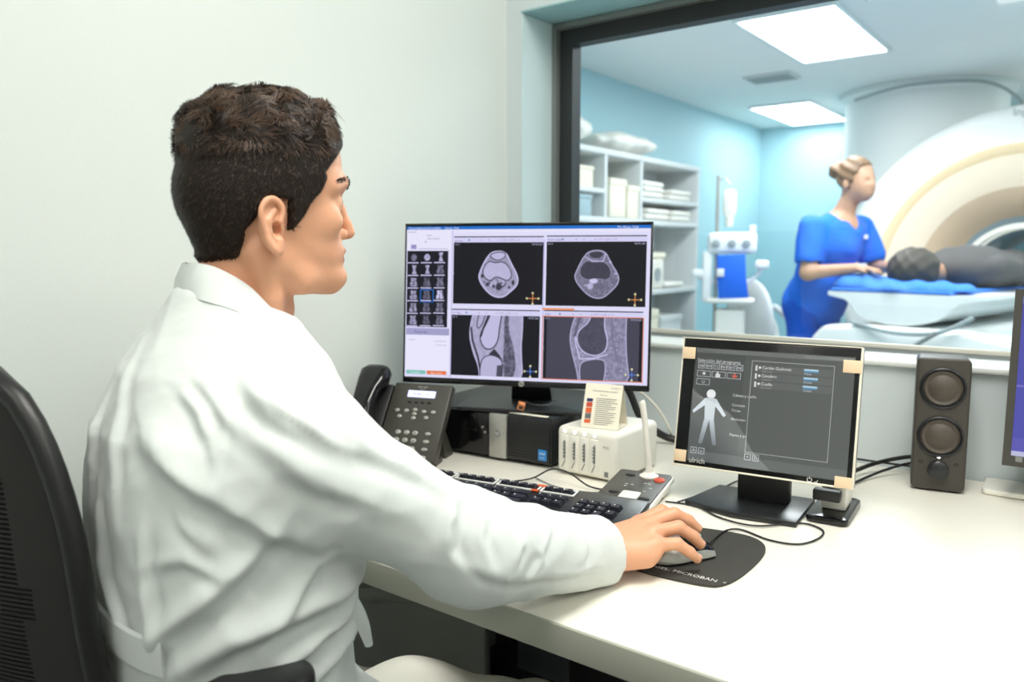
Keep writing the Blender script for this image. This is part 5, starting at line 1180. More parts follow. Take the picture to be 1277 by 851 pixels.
def face(p):
    d = skull(p)
    # jaw
    for s_ in (-1, 1):
        d = smin(d, cap(p, (-0.006, s_ * 0.052, -0.030), (0.030, s_ * 0.042, -0.060), 0.013, 0.012), 0.022)
        d = smin(d, cap(p, (0.030, s_ * 0.042, -0.060), (0.078, s_ * 0.014, -0.064), 0.012, 0.013), 0.018)
        d = smin(d, ell(p, (0.060, s_ * 0.046, 0.010), (0.022, 0.010, 0.014)), 0.018)          # cheekbone
        d = smin(d, chain(p, [(0.0935, s_ * 0.010, 0.052), (0.089, s_ * 0.030, 0.056), (0.070, s_ * 0.050, 0.050)], [0.0060, 0.0065, 0.0055]), 0.010)   # brow
        d = smax(d, -ell(p, (0.104, s_ * 0.032, 0.036), (0.019, 0.019, 0.011)), 0.012)         # socket
        d = smin(d, ell(p, (0.0755, s_ * 0.031, 0.033), (0.0135, 0.0140, 0.0125)), 0.006)      # lids
        d = smin(d, ell(p, (0.092, s_ * 0.0125, -0.004), (0.0105, 0.0065, 0.0075)), 0.005)     # nostril wing
    d = smin(d, chain(p, [(0.093, 0, 0.042), (0.0975, 0, 0.026), (0.1050, 0, 0.008), (0.1088, 0, -0.0010)], [0.0065, 0.0068, 0.0074, 0.0078]), 0.006)
    d = smin(d, cap(p, (0.1060, 0, -0.003), (0.095, 0, -0.0065), 0.0070, 0.006), 0.004)
    for s_ in (-1, 1): d = smax(d, -ell(p, (0.098, s_ * 0.0062, -0.011), (0.0055, 0.0028, 0.0035)), 0.002)
    d = smin(d, ell(p, (0.0915, 0, -0.0245), (0.0105, 0.021, 0.0055)), 0.004)
    d = smin(d, ell(p, (0.0895, 0, -0.0365), (0.0105, 0.018, 0.0060)), 0.004)
    d = smax(d, -cap(p, (0.1015, -0.016, -0.0305), (0.1015, 0.016, -0.0305), 0.0016), 0.003)
    d = smin(d, ell(p, (0.085, 0, -0.058), (0.015, 0.016, 0.013)), 0.012)
    # neck
    q = [p[0], p[1], p[2]]
    nk = cap([q[0] * 0.98, q[1] * 1.05, q[2]], (-0.016, 0, -0.010), (-0.042, 0, -0.165), 0.048, 0.058); d = smin(d, nk, 0.018)
    for s_ in (-1, 1): d = smin(d, chain(p, [(-0.018, s_ * 0.052, -0.030), (-0.008, s_ * 0.047, -0.080), (0.0, s_ * 0.025, -0.140)], [0.012, 0.013, 0.012]), 0.02)
    d = smin(d, ell(p, (0.020, 0, -0.098), (0.014, 0.014, 0.016)), 0.02)
    for s_ in (-1, 1): d = smin(d, ear(p, s_), 0.0022)
    return d
V, Q = surface(face, (-0.125, -0.105, -0.19), (0.125, 0.105, 0.165), 0.002)
qc = V[Q].mean(1); lipm = (qc[:, 0] > 0.0925) & (np.abs(qc[:, 1]) < 0.021) & (qc[:, 2] > -0.0425) & (qc[:, 2] < -0.0195)
body_parts = [(world(V, HAZ, HO) - MO, Q, lipm.astype(int))]
def face_fn(P): return face([P[0], P[1], P[2]])
# ---- hair: cap following the skull, then strands
def sm01(x): x = np.clip(x, 0, 1); return x * x * (3 - 2 * x)
def hair_t(x, y, z):
    """thickness of the hair over the scalp, negative where skin shows"""
    top = sm01((z - 0.075) / 0.05)
    t = 0.0078 + 0.0050 * top + 0.003 * sm01((0.05 - z) / 0.1) * sm01((-0.03 - x) / 0.04)
    t = t * (1 - 0.5 * sm01((-z - 0.005) / 0.03))
    t = t * (1 - 0.55 * sm01((x - 0.055) / 0.035))
    # front hairline / temple / sideburn / round the ear / nape
    ay = np.abs(y)
    fh = np.interp(z.ravel(), [0.0, 0.010, 0.024, 0.034, 0.044, 0.058, 0.066, 0.080, 0.095, 0.105, 0.115, 0.15], [0.018, 0.027, 0.036, 0.042, 0.052, 0.060, 0.058, 0.070, 0.088, 0.102, 0.112, 0.12]).reshape(z.shape)
    xb = np.interp(z.ravel(), [-0.06, -0.045, -0.022, -0.002, 0.011, 0.025, 0.034], [-0.042, -0.038, -0.035, -0.034, -0.024, -0.017, -0.010]).reshape(z.shape)
    side = np.maximum(np.minimum(np.minimum(fh - x, x - 0.010), z + 0.001), xb - x)
    d1 = np.where(z < 0.034, np.maximum(side, np.where(z > 0.030, (z - 0.034), -1)), fh - x)
    d2 = 1.0
    nape = z + 0.036 - 0.10 * (x + 0.06) + 0.012 * np.clip((x + 0.07) / 0.05, -1, 1) * 0
    d = np.minimum(d1, nape)
    return t * np.clip(d / 0.006, -0.6, 1)
def hairf(p):
    s = skull(p)
    nk = cap([p[0] * 0.98, p[1] * 1.05, p[2]], (-0.016, 0, -0.010), (-0.042, 0, -0.165), 0.048, 0.058)
    s = smin(s, nk, 0.018)
    x, y, z = np.broadcast_arrays(p[0], p[1], p[2])
    t = hair_t(x, y, z)
    tp = sm01((z - 0.095) / 0.04)
    lump = 0.0034 * np.sin(y * 75 + 14 * x + 2.2 * np.sin(x * 60)) * np.sin(x * 48 + y * 22) + 0.0016 * np.sin(x * 150 + y * 60) * np.sin(y * 130)
    # rise of the combed-up front and a flatter crown
    quiff = 0.004 * np.exp(-((x - 0.066) / 0.025) ** 2 - ((z - 0.142) / 0.02) ** 2)
    return s - t - tp * lump - quiff * (t > 0)
V, Q = surface(hairf, (-0.13, -0.105, -0.07), (0.125, 0.105, 0.18), 0.0025)
keep = hair_t(V[:, 0], V[:, 1], V[:, 2]) > -0.0005
Q = Q[keep[Q].all(1)]
hr = smesh('hair', [(world(V, HAZ, HO) - MO, Q, 0)], M['hair'], man)
# strands
def hf(P): return hairf([P[0], P[1], P[2]])
N0 = 24000
ids = rng.choice(np.unique(Q), N0); P0 = V[ids] + rng.normal(0, 0.0012, (N0, 3))
th_ok = hair_t(P0[:, 0], P0[:, 1], P0[:, 2]) > 0.0012; P0 = P0[th_ok]; N0 = len(P0)
nrm = grad(hf, P0)
P0 = P0 - nrm * (hf(P0.T)[:, None] + 0.003)
x, y, z = P0.T
top = sm01((z - 0.080) / 0.035); frt = sm01((x - 0.055) / 0.035)
# locks: strands that start close together bend the same way and end close together
NC = 620
cen = P0[rng.choice(N0, NC)]; lock = np.zeros(N0, int)
for i0 in range(0, N0, 4000): lock[i0:i0 + 4000] = np.argmin(((P0[i0:i0 + 4000, None] - cen[None]) ** 2).sum(2), 1)
l_ang = rng.normal(0, 0.55, NC)[lock]; l_curl = rng.normal(0, 0.45, NC)[lock]; l_lift = rng.uniform(0.3, 1.5, NC)[lock]; l_mat = (rng.random(NC) < 0.62)[lock] & (top > 0.35) & (rng.random(N0) < 0.9) | (rng.random(N0) < 0.10)  # paler locks on top: overhead light put into the colour, plus real fade
ang = 0.9 * np.sin(x * 55 + y * 40) + 0.5 * np.sin(y * 90 - x * 30) + l_ang + rng.normal(0, 0.18, N0)
dt = np.stack([np.cos(ang * 0.8) * 1.0 + 0.15, np.sin(ang * 0.8) - 0.2 * np.sign(y), 0.25 * np.ones(N0)], 1)
ds = np.stack([-0.50 + 0.25 * rng.normal(0, 1, N0) + 0.3 * l_ang, np.zeros(N0), -0.9 * np.ones(N0)], 1)
ds = ds + (x > 0.02)[:, None] * np.array([0.5, 0, 0.1])
D = dt * top[:, None] + ds * (1 - top[:, None]); D = D - nrm * (D * nrm).sum(1, keepdims=True); D /= np.linalg.norm(D, axis=1, keepdims=True)
Ln = (0.011 + 0.015 * top) * rng.uniform(0.75, 1.2, N0) * (1 - 0.35 * frt); ns = 6
curl = (l_curl * top * 1.3 + rng.normal(0, 0.12, N0))[:, None]
pts = [P0]; P = P0.copy(); d_ = D.copy(); off = cen[lock] - P0; off -= nrm * (off * nrm).sum(1, keepdims=True)
lift = np.linspace(0, 1, ns)
for k in range(1, ns):
    side = np.cross(nrm, d_); d_ = d_ + side * curl * 0.6; d_ /= np.linalg.norm(d_, axis=1, keepdims=True)
    P = P + d_ * (Ln / (ns - 1))[:, None] + off * (0.55 / (ns - 1)) * (0.4 + 0.6 * top[:, None])
    tgt = -0.003 + (0.0050 + 0.0034 * top * l_lift) * (1 - 0.6 * frt) * lift[k] ** 0.8 * rng.uniform(0.75, 1.1, N0)
    P = P - nrm * ((hf(P.T) - tgt) * 0.8)[:, None]; pts.append(P.copy())
SV = np.zeros((N0, ns, 2, 3)); wid = 0.00050 + 0.00022 * top[:, None]
for k in range(ns):
    t_ = pts[min(k + 1, ns - 1)] - pts[max(k - 1, 0)]; sd = np.cross(t_, nrm); sd /= np.maximum(np.linalg.norm(sd, axis=1, keepdims=True), 1e-9)
    wk = wid * (1 - 0.75 * (k / (ns - 1)) ** 2); SV[:, k, 0] = pts[k] - sd * wk; SV[:, k, 1] = pts[k] + sd * wk
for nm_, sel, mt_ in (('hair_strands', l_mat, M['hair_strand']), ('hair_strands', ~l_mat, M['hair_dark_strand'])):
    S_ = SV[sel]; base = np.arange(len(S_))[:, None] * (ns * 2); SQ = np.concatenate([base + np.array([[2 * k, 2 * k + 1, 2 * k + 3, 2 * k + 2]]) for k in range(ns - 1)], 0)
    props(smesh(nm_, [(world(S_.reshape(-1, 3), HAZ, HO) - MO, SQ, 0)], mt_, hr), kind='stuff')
# eyes and eyebrows
for s_ in (-1, 1):
    g = G(); g.lathe([(0.0119 * math.sin(a), -0.0119 * math.cos(a)) for a in [PI * k / 16 for k in range(17)]], 24, mx=T(0.0772, s_ * 0.031, 0.0335)); g.v[-1] = g.v[-1]
    g.lathe([(0.0001, 0.0123), (0.003, 0.0122), (0.0056, 0.0108)], 20, mi=1, mx=T(0.0772, s_ * 0.031, 0.0335) @ RY(PI / 2))
    g.v = [world(v, HAZ, HO) - MO for v in g.v]; g.build('eye', [M['eye_white'], M['iris']], man)
    bp = []; bq = []
    for k in range(260):
        u = rng.random(); q = np.array([[0.1005 - 0.028 * u ** 1.6, s_ * (0.010 + 0.040 * u), 0.0525 + 0.006 * math.sin(u * 2.4) + rng.normal(0, 0.0014)]])
        gn = grad(lambda P: face(P), q); q = q - gn * (face(q.T)[:, None] - 0.0011); dd = np.array([[-0.3, s_ * 0.9, 0.35 - 0.5 * u]]); dd -= gn * (dd * gn).sum(); dd /= np.linalg.norm(dd)
        sd = np.cross(dd, gn) * 0.0003; e1 = q + dd * 0.007 + gn * 0.0014; n = len(bp); bp += [q[0] - sd[0], q[0] + sd[0], e1[0] + sd[0] * 0.3, e1[0] - sd[0] * 0.3]; bq.append((n, n + 1, n + 2, n + 3))
    smesh('eyebrow', [(world(np.array(bp), HAZ, HO) - MO, np.array(bq), 0)], M['hair'], man)

# ---- hand on the mouse.  local: x along the forearm to the fingers, y to the left of it, z up from the desk
def hand(p, s_=-1, grip=True):
    """s_ = -1: right hand, whose little finger lies at -y"""
    def P_(f, r, z): return (f * mm, s_ * r * mm, z * mm)
    d = cap(p, P_(-70, 0, 44), P_(0, 0, 36), 0.026, 0.0235)
    palm = None
    for (r, kx, kz, rr) in ((-27, 86, 55, 13), (-8, 90, 59, 13.5), (13, 84, 55, 13), (33, 74, 47, 12)):
        c = cap(p, P_(6, r * 0.55, 36), P_(kx, r, kz - 9), 0.0145, rr * mm); palm = c if palm is None else smin(palm, c, 0.016)
    d = smin(d, palm, 0.018)
    d = smin(d, cap(p, P_(10, 22, 24), P_(60, 36, 27), 0.014, 0.013), 0.018)
    F_ = [([(84, -27, 50), (123, -31, 61), (144, -31, 50), (158, -30, 38)], [10.5, 9.2, 8.2, 7.0]),
          ([(88, -8, 54), (129, -9, 63), (152, -9, 51), (167, -9, 38)], [10.8, 9.5, 8.4, 7.1]),
          ([(82, 13, 50), (119, 18, 55), (141, 20, 40), (153, 20, 27)], [10.4, 9.0, 8.0, 6.9]),
          ([(72, 33, 42), (103, 41, 42), (121, 43, 29), (133, 43, 18)], [9.6, 8.1, 7.2, 6.2])]
    for pts_, rs in F_: d = smin(d, chain(p, [P_(*q) for q in pts_], [r * mm for r in rs], 0.003), 0.0045)
    d = smin(d, chain(p, [P_(14, -24, 32), P_(52, -48, 28), P_(82, -53, 24), P_(104, -50, 21)], [x * mm for x in (15, 12, 10, 8.2)], 0.004), 0.012)
    for (r, kx, kz) in ((-27, 86, 55), (-8, 90, 59), (13, 84, 55), (33, 74, 47)): d = smin(d, ell(p, P_(kx, r, kz - 3.5), (0.010, 0.0085, 0.0072)), 0.006)
    return d
RAZ = math.radians(58); RO_ = np.array([-0.525, 0.862, 0.745])
V, Q = surface(lambda p: hand(p, -1), (-0.09, -0.075, -0.0), (0.185, 0.075, 0.085), 0.0016); V[:, 2] = np.maximum(V[:, 2], 0.0005)
body_parts.append((world(V, RAZ, RO_) - MO, Q, 0))
LAZ = math.radians(62); LO_ = np.array([-1.03, 0.835, 0.748])
V, Q = surface(lambda p: hand(p, 1), (-0.09, -0.075, -0.0), (0.185, 0.075, 0.085), 0.0022); V = V @ np.array([[1, 0, 0], [0, 1, 0], [0, 0, 0.85]]); body_parts.append((world(V, LAZ, LO_) - MO, Q, 0))
# finger nails of the right hand
for (pt, fz, rr) in (((158, -30, 38), 0.9, 7.0), ((167, -9, 38), 0.9, 7.1), ((153, 20, 27), 0.9, 6.9), ((133, 43, 18), 0.75, 6.2)):
    b = bmesh.new(); bmesh.ops.create_uvsphere(b, u_segments=12, v_segments=8, radius=1)
    g = G(); g.bm(b, 0, True, T(pt[0] * mm, -pt[1] * mm, pt[2] * mm) @ RY(0.75) @ T(0.0005, 0, 0.0052) @ Matrix.Diagonal((0.0055, 0.0045, 0.0022, 1))); g.v = [world(v, RAZ, RO_) - MO for v in g.v]; g.build('fingernail', M['nail'] if 'nail' in M else M.setdefault('nail', mat('nail', (236, 190, 165), 0.25)), man)

# ---- skeleton of the clothed body (world coordinates)
SH_R = np.array([-0.660, 0.489, 0.971]); SH_L = np.array([-0.955, 0.560, 0.980])
WR_R = np.array([-0.520, 0.862, 0.785]); WR_L = np.array([-1.04, 0.82, 0.79])
EL_R = np.array([-0.538, 0.634, 0.846]); EL_L = np.array([-1.10, 0.66, 0.83])
NB = np.array([-0.822, 0.520, 1.085]); CH = np.array([-0.805, 0.500, 0.92]); WA = np.array([-0.79, 0.48, 0.70]); HP = np.array([-0.79, 0.45, 0.56])
def core(p):        # hidden body inside the clothes; joins head, arms and hands
    d = smin(cap(p, HP, CH, 0.10, 0.10), cap(p, CH, NB, 0.09, 0.055), 0.05)
    for S_, E_, W_ in ((SH_R, EL_R, WR_R), (SH_L, EL_L, WR_L)):
        d = smin(d, cap(p, NB - np.array([0, 0, 0.06]), S_, 0.045, 0.042), 0.03); d = smin(d, cap(p, S_, E_, 0.040, 0.032), 0.02); d = smin(d, cap(p, E_, W_, 0.034, 0.0235), 0.02)
    return d
V, Q = surface(core, (-1.22, 0.30, 0.42), (-0.42, 0.95, 1.14), 0.009); body_parts.append((V - MO, Q, 0))
smesh('body', body_parts, [M['skin'], M['lips']], man)

TAZ = math.radians(80); tf = np.array([math.cos(TAZ), math.sin(TAZ)]); tr = np.array([tf[1], -tf[0]])
def torso_slices(p, grow=0.0):
    z = p[2]
    zz = [0.46, 0.52, 0.60, 0.70, 0.74, 0.80, 0.90, 0.98, 1.04, 1.08, 1.11, 1.14]
    cx = np.interp(z, zz, [-0.785, -0.785, -0.785, -0.786, -0.788, -0.79, -0.795, -0.80, -0.81, -0.818, -0.822, -0.825])
    cy = np.interp(z, zz, [0.475, 0.475, 0.475, 0.480, 0.482, 0.488, 0.500, 0.508, 0.516, 0.525, 0.535, 0.545])
    wd = np.interp(z, zz, [0.205, 0.205, 0.195, 0.170, 0.166, 0.172, 0.180, 0.172, 0.142, 0.100, 0.074, 0.060]) + grow
    df = np.interp(z, zz, [0.150, 0.150, 0.145, 0.130, 0.128, 0.132, 0.135, 0.125, 0.105, 0.085, 0.072, 0.06]) + grow
    db = np.interp(z, zz, [0.150, 0.145, 0.135, 0.118, 0.116, 0.124, 0.138, 0.134, 0.108, 0.082, 0.070, 0.062]) + grow
    dx = p[0] - cx; dy = p[1] - cy; f = dx * tf[0] + dy * tf[1]; r = dx * tr[0] + dy * tr[1]
    dd = np.where(f > 0, df, db); k = ((np.abs(f) / dd) ** 2.35 + (np.abs(r) / wd) ** 2.35) ** (1 / 2.35)
    return smax((k - 1) * np.minimum(dd, wd), z - (1.112 - 0.3 * f - 1.0 * np.maximum(f - 0.055, 0)), 0.014)
def coatf(p, hem=True):
    d = torso_slices(p)
    for S_, E_, W_, s_ in ((SH_R, EL_R, WR_R, 1), (SH_L, EL_L, WR_L, -1)):
        n2 = NB + np.array([0.03 * s_, 0, -0.048]); d = smin(d, cap(p, n2, S_, 0.042, 0.062), 0.045)
        a = cap(p, S_, E_, 0.065, 0.053)
        dv = (W_ - E_) / np.linalg.norm(W_ - E_); C_ = W_ + dv * 0.004 + np.array([0, 0, -0.010])
        b = cap(p, E_, C_, 0.056, 0.046)
        a = smin(a, b, 0.03); cut = (p[0] - C_[0]) * dv[0] + (p[1] - C_[1]) * dv[1] + (p[2] - C_[2]) * dv[2]
        a = smax(a, cut, 0.004)
        a = smax(a, 0.7425 - p[2] - 0 * p[0], 0.006) if False else a
        d = smin(d, a, 0.035)
        hole = cap(p, C_ - dv * 0.05, C_ + dv * 0.03, 0.0365); d = smax(d, -hole, 0.003)
    desk = np.maximum(0.7195 - p[1], p[2] - 0.7432) + 0 * p[0]
    return smax(d, -np.maximum(desk, 0.66 - p[2]), 0.004)
def coat2(p):
    """coat with its skirt lying over the thighs"""
    d = coatf(p)
    for x0, x1 in ((-0.715, -0.705), (-0.875, -0.900)): d = smin(d, cap(p, (x0, 0.47, 0.560), (x1, 0.575, 0.565), 0.105, 0.092), 0.05)
    return d
V, Q = surface(coat2, (-1.26, 0.26, 0.49), (-0.40, 0.98, 1.18), 0.004)
def folds(V, fn, LST):
    n = grad(fn, V, 0.004); disp = np.zeros(len(V))
    for (P, w_, A, side) in LST:
        P = np.array(P); seg = np.linalg.norm(np.diff(P, axis=0), axis=1); tot = seg.sum(); best = np.full(len(V), 1e9); sg = np.zeros(len(V)); tt = np.zeros(len(V)); acc = 0
        near = np.where(np.linalg.norm(V - P.mean(0), axis=1) < tot / 2 + 4 * w_)[0]; W = V[near]; nn = n[near]
        b_ = best[near]; s_ = sg[near]; t_ = tt[near]
        for i in range(len(P) - 1):
            a, b = P[i], P[i + 1]; ab = b - a; t = np.clip(((W - a) @ ab) / (ab @ ab), 0, 1); q = W - a - t[:, None] * ab; dist = np.linalg.norm(q, axis=1)
            c = np.cross(np.broadcast_to(ab, nn.shape), nn); c /= np.maximum(np.linalg.norm(c, axis=1, keepdims=True), 1e-9)
            if side == 'D': c = c * np.where(c[:, 2:3] > 0, -1, 1)
            elif side == 'U': c = c * np.where(c[:, 2:3] > 0, 1, -1)
            elif side == 'R': c = c * np.where(c[:, 0:1] > 0, 1, -1)
            elif side == 'L': c = c * np.where(c[:, 0:1] > 0, -1, 1)
            m = dist < b_; b_ = np.where(m, dist, b_); s_ = np.where(m, (q * c).sum(1), s_); t_ = np.where(m, (acc + t * seg[i]) / tot, t_); acc += seg[i]
        wv = np.where(s_ > 0, w_ * 0.35, w_) if side != 'S' else w_
        k = np.exp(-(b_ / wv) ** 2)
        if side != 'S': k -= 0.45 * np.exp(-((s_ - w_ * 0.75) / (w_ * 0.5)) ** 2) * (np.abs(b_) < w_ * 3)
        disp[near] += A * k * np.sin(np.clip(t_ * 0.94 + 0.03, 0, 1) * PI) ** 0.6
    return V + n * disp[:, None], n
FOLDS = [
 ([(-0.745, 0.376, 1.000), (-0.731, 0.378, 0.989), (-0.684, 0.386, 0.959), (-0.645, 0.412, 0.933), (-0.626, 0.436, 0.91), (-0.605, 0.495, 0.875)], 0.024, 0.014, 'D'),
 ([(-0.620, 0.450, 0.915), (-0.637, 0.413, 0.87), (-0.656, 0.391, 0.842), (-0.724, 0.362, 0.779)], 0.018, 0.015, 'D'),
 ([(-0.630, 0.45, 0.875), (-0.65, 0.395, 0.835), (-0.7, 0.367, 0.790)], 0.010, 0.006, 'U'),
 ([(-0.812, 0.361, 0.93), (-0.799, 0.361, 0.891), (-0.79, 0.361, 0.842), (-0.760, 0.36, 0.788), (-0.75, 0.36, 0.775)], 0.012, 0.009, 'R'),
 ([(-0.715, 0.365, 0.915), (-0.713, 0.363, 0.861), (-0.705, 0.365, 0.785)], 0.012, 0.009, 'R'),
 ([(-0.71, 0.364, 0.871), (-0.675, 0.378, 0.883), (-0.640, 0.405, 0.865)], 0.011, 0.006, 'D'),
 ([(-0.625, 0.60, 0.825), (-0.62, 0.517, 0.816), (-0.623, 0.444, 0.81), (-0.642, 0.404, 0.800), (-0.690, 0.372, 0.765)], 0.020, 0.014, 'D'),
 ([(-0.631, 0.538, 0.783), (-0.618, 0.494, 0.782), (-0.62, 0.44, 0.755)], 0.012, 0.010, 'D'),
 ([(-0.66, 0.59, 0.775), (-0.625, 0.52, 0.752), (-0.62, 0.45, 0.725)], 0.014, 0.010, 'D'),
 ([(-0.610, 0.505, 0.880), (-0.619, 0.462, 0.836), (-0.628, 0.43, 0.800)], 0.014, 0.008, 'R'),
 ([(-0.715, 0.42, 1.045), (-0.681, 0.421, 1.023), (-0.648, 0.419, 1.000)], 0.009, 0.006, 'D'),
 ([(-0.720, 0.411, 1.030), (-0.69, 0.41, 1.012), (-0.662, 0.407, 0.980)], 0.009, 0.007, 'D'),
 ([(-0.680, 0.446, 1.052), (-0.622, 0.434, 1.016), (-0.589, 0.454, 0.995)], 0.012, 0.006, 'D'),
 ([(-0.676, 0.463, 1.06), (-0.666, 0.439, 1.041), (-0.66, 0.421, 1.014), (-0.653, 0.409, 0.979), (-0.654, 0.406, 0.940)], 0.006, 0.003, 'R'),
 ([(-0.655, 0.436, 1.036), (-0.603, 0.447, 1.017), (-0.573, 0.478, 0.988), (-0.555, 0.522, 0.969)], 0.018, 0.009, 'D'),
 ([(-0.625, 0.425, 0.995), (-0.584, 0.466, 0.947), (-0.551, 0.517, 0.916)], 0.018, 0.007, 'D'),
 ([(-0.577, 0.492, 1.012), (-0.56, 0.516, 0.979), (-0.535, 0.568, 0.947), (-0.519, 0.587, 0.925)], 0.016, 0.008, 'D'),
 ([(-0.520, 0.600, 0.925), (-0.511, 0.572, 0.893), (-0.508, 0.566, 0.87), (-0.500, 0.574, 0.850)], 0.011, 0.010, 'R'),
 ([(-0.498, 0.620, 0.910), (-0.49, 0.597, 0.884), (-0.484, 0.597, 0.867), (-0.480, 0.600, 0.85)], 0.009, 0.008, 'R'),
 ([(-0.481, 0.640, 0.890), (-0.473, 0.638, 0.862), (-0.471, 0.625, 0.84)], 0.009, 0.006, 'R'),
 ([(-0.488, 0.716, 0.861), (-0.476, 0.683, 0.842), (-0.472, 0.650, 0.822)], 0.010, 0.006, 'R'),
 ([(-0.494, 0.582, 0.850), (-0.474, 0.622, 0.828), (-0.476, 0.721, 0.795), (-0.476, 0.80, 0.785)], 0.010, 0.005, 'D'),
 ([(-0.500, 0.78, 0.84), (-0.478, 0.77, 0.815), (-0.470, 0.75, 0.790)], 0.010, 0.005, 'R'),
 ([(-0.838, 0.422, 1.061), (-0.791, 0.383, 1.003), (-0.767, 0.365, 0.945), (-0.755, 0.358, 0.885)], 0.016, 0.005, 'R'),
 ([(-0.86, 0.40, 1.02), (-0.84, 0.37, 0.96), (-0.83, 0.36, 0.90)], 0.014, 0.006, 'R'),
 ([(-0.711, 0.38, 0.983), (-0.682, 0.386, 0.955), (-0.655, 0.395, 0.905)], 0.014, 0.006, 'L'),
 ([(-0.690, 0.372, 0.94), (-0.675, 0.38, 0.915), (-0.65, 0.40, 0.885)], 0.012, 0.005, 'L'),
 ([(-0.658, 0.502, 1.067), (-0.604, 0.486, 1.045), (-0.582, 0.497, 1.023)], 0.010, 0.005, 'D'),
 ([(-0.613, 0.479, 1.049), (-0.585, 0.479, 1.021), (-0.573, 0.488, 0.998)], 0.010, 0.005, 'D'),
]
V0 = V.copy()
V, nrm_ = folds(V, lambda P: coat2([P[0], P[1], P[2]]), FOLDS)
X, Y, Z = V0.T
rr = np.abs(np.sin(X * 31 + Y * 17 + 1.4 * np.sin(Z * 23 + X * 9))) ; r2 = np.abs(np.sin(Z * 37 - Y * 21 + 1.7 * np.sin(X * 19 + Z * 11)))
V = V + nrm_ * (0.0022 * (1 - rr) ** 2 + 0.0016 * (1 - r2) ** 2 + 0.0018 * np.sin(X * 24 + Z * 13) * np.sin(Y * 27 - Z * 9) + 0.0006 * (1 - np.abs(np.sin(X * 66 - Z * 41 + Y * 38 + 2 * np.sin(Z * 31 + Y * 27)))) ** 3 + 0.0005 * (1 - np.abs(np.sin(Y * 74 + Z * 58 + 2 * np.sin(X * 37)))) ** 3)[:, None]
V[:, 2] = np.where((V[:, 1] > 0.724) & (V[:, 2] < 0.742) & (V[:, 2] > 0.70), 0.742, V[:, 2])
lab = smesh('lab_coat', [(V - MO, Q, 0)], M['coat'], man)
sm_ = lab.modifiers.new('smooth', 'SMOOTH'); sm_.factor = 0.5; sm_.iterations = 4
# collar: stand and fall in one folded band
CAZ = math.radians(71)
TOP_ = [(-0.0885, 0.0, -0.0405), (-0.084, 0.026, -0.0395), (-0.066, 0.052, -0.0450), (-0.037, 0.066, -0.0640), (-0.014, 0.064, -0.0880), (0.0085, 0.048, -0.1110), (0.024, 0.034, -0.1330)]
BOT_ = [(-0.0985, 0.0, -0.0735), (-0.0965, 0.034, -0.0740), (-0.084, 0.072, -0.0790), (-0.050, 0.094, -0.0930), (-0.016, 0.096, -0.1200), (0.012, 0.072, -0.1480), (0.034, 0.050, -0.1700)]
def spl(P, m=6):
    P = [Vector(p) for p in P]; out = []
    for i in range(len(P) - 1):
        p0 = P[max(i - 1, 0)]; p1 = P[i]; p2 = P[i + 1]; p3 = P[min(i + 2, len(P) - 1)]
        for k in range(m):
            t = k / m; out.append(0.5 * ((2 * p1) + (p2 - p0) * t + (2 * p0 - 5 * p1 + 4 * p2 - p3) * t * t + (3 * p1 - p0 - 3 * p2 + p3) * t ** 3))
    return out + [P[-1]]
def both(P): R_ = [(x, -y, z) for x, y, z in P][::-1]; return spl(R_ + P[1:])
ti, bo = both(TOP_), both(BOT_)
rows_ = []
ctr = Vector((-0.030, 0, 0))
for a, b in zip(ti, bo):
    o_ = Vector((a.x - ctr.x, a.y, 0)).normalized()
    inn = a - o_ * 0.003 + Vector((0, 0, -0.040)); mid = (a + b) / 2 + o_ * 0.0045
    rows_.append([inn, a - o_ * 0.004 + Vector((0, 0, -0.004)), a - o_ * 0.001 + Vector((0, 0, 0.0012)), a + o_ * 0.0025, mid, b + o_ * 0.001, b - o_ * 0.0022 + Vector((0, 0, -0.0012)), mid - o_ * 0.004])
g = G(); g.loft([[tuple(p) for p in r_] for r_ in rows_]); g.v = [world(v, CAZ, HO) - MO for v in g.v]; g.build('collar', M['coat'], lab)
# half belt at the back of the waist
AX = np.array([-0.788, 0.485])
def rad(a, z):
    lo_, hi_ = 0.02, 0.30; dx, dy = math.cos(a), math.sin(a)
    for _ in range(28):
        m_ = (lo_ + hi_) / 2; v = float(np.ravel(coat2([np.array([AX[0] + dx * m_]), np.array([AX[1] + dy * m_]), np.array([z])]))[0])
        if v < 0: lo_ = m_
        else: hi_ = m_
    return hi_
rings = []
for k in range(30):
    a = math.radians(205 + 102 * k / 29); z0 = 0.772 - 0.0003 * k; ring_ = []
    for (dz, off) in ((0, 0.001), (0.002, 0.0048), (0.019, 0.0058), (0.036, 0.0048), (0.038, 0.001), (0.019, -0.004)):
        r_ = rad(a, z0 + dz) + off + 0.002; ring_.append((AX[0] + r_ * math.cos(a), AX[1] + r_ * math.sin(a), z0 + dz))
    rings.append(ring_)
g = G(); g.loft(rings); g.v = [v - MO for v in g.v]; g.build('half_belt', M['coat'], lab)
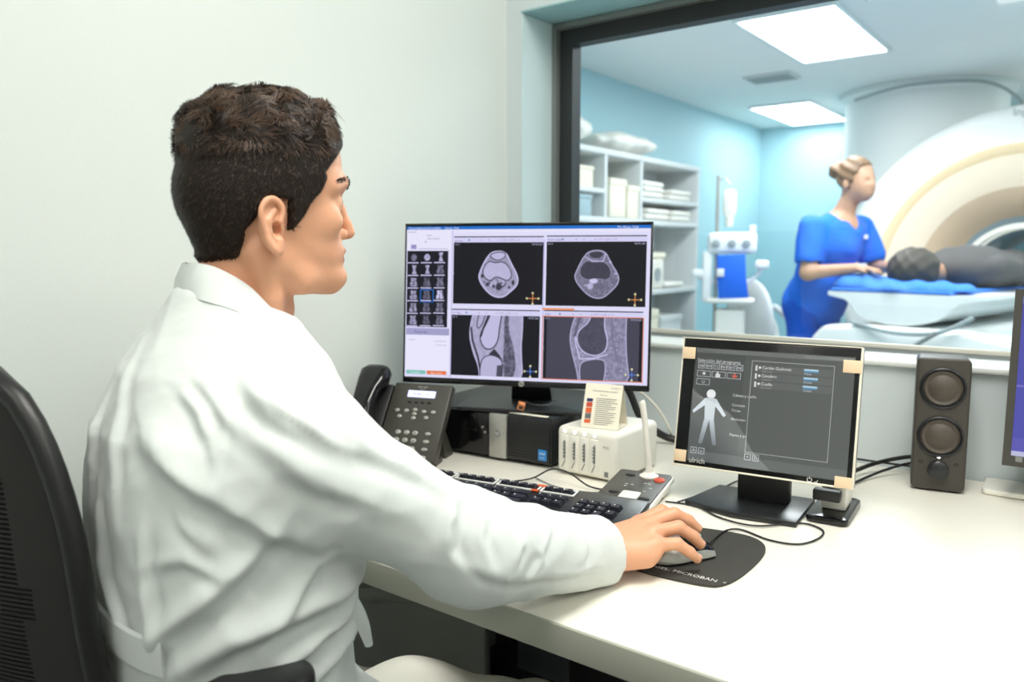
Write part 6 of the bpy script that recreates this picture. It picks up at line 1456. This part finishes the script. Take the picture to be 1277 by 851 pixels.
# front edge of the coat curling away from the body
g = G(); rg = []
for k in range(14):
    t = k / 13; c = np.array([-0.649 + 0.012 * t, 0.549 + 0.012 * t, 0.792 - 0.052 * t]); w_ = 0.011 + 0.003 * math.sin(t * 4)
    rg.append([tuple(c + np.array([0.004 + w_ * math.cos(a), w_ * 0.9 * math.sin(a), -0.3 * w_ * math.cos(a)])) for a in [2.8 - 3.6 * j / 9 for j in range(10)]] + [tuple(c + np.array([0.004 + (w_ - 0.0025) * math.cos(a), (w_ - 0.0025) * 0.9 * math.sin(a), -0.3 * w_ * math.cos(a)])) for a in [-0.8 + 3.6 * j / 9 for j in range(10)]])
g.loft(rg); g.v = [v - MO for v in g.v]; g.build('front_edge', M['coat'], lab)
# trousers and shoes
def trous(p):
    d = ell(p, (-0.80, 0.47, 0.565), (0.165, 0.13, 0.085))
    for (hx, kx, fx, dz) in ((-0.725, -0.670, -0.690, 0), (-0.860, -0.880, -0.900, -0.06)):
        d = smin(d, cap(p, (hx, 0.47, 0.560), (hx * 0.5 + kx * 0.5, 0.69, 0.552 + dz), 0.086, 0.078), 0.03)
        d = smin(d, cap(p, (hx * 0.5 + kx * 0.5, 0.69, 0.552 + dz), (kx, 0.93, 0.440 + dz), 0.078, 0.062), 0.03)
        d = smin(d, cap(p, (kx, 0.93, 0.440 + dz), (fx, 0.86, 0.12), 0.062, 0.052), 0.02)
    return smax(d, 0.11 - p[2], 0.006) + 0.003 * np.sin(p[1] * 45 + p[0] * 20) * np.sin(p[2] * 30)
V, Q = surface(trous, (-1.08, 0.30, 0.08), (-0.56, 1.04, 0.72), 0.008); smesh('trousers', [(V - MO, Q, 0)], M['trouser'], man)
for fx in (-0.690, -0.900):
    V, Q = surface(lambda p: smax(smin(ell(p, (fx, 0.93, 0.035), (0.045, 0.14, 0.05)), cap(p, (fx, 0.855, 0.04), (fx, 0.86, 0.14), 0.042, 0.04), 0.02), 0.004 - p[2], 0.004), (fx - 0.07, 0.76, -0.01), (fx + 0.07, 1.1, 0.2), 0.006); smesh('shoe', [(V - MO, Q, 0)], M['shoe'], man)
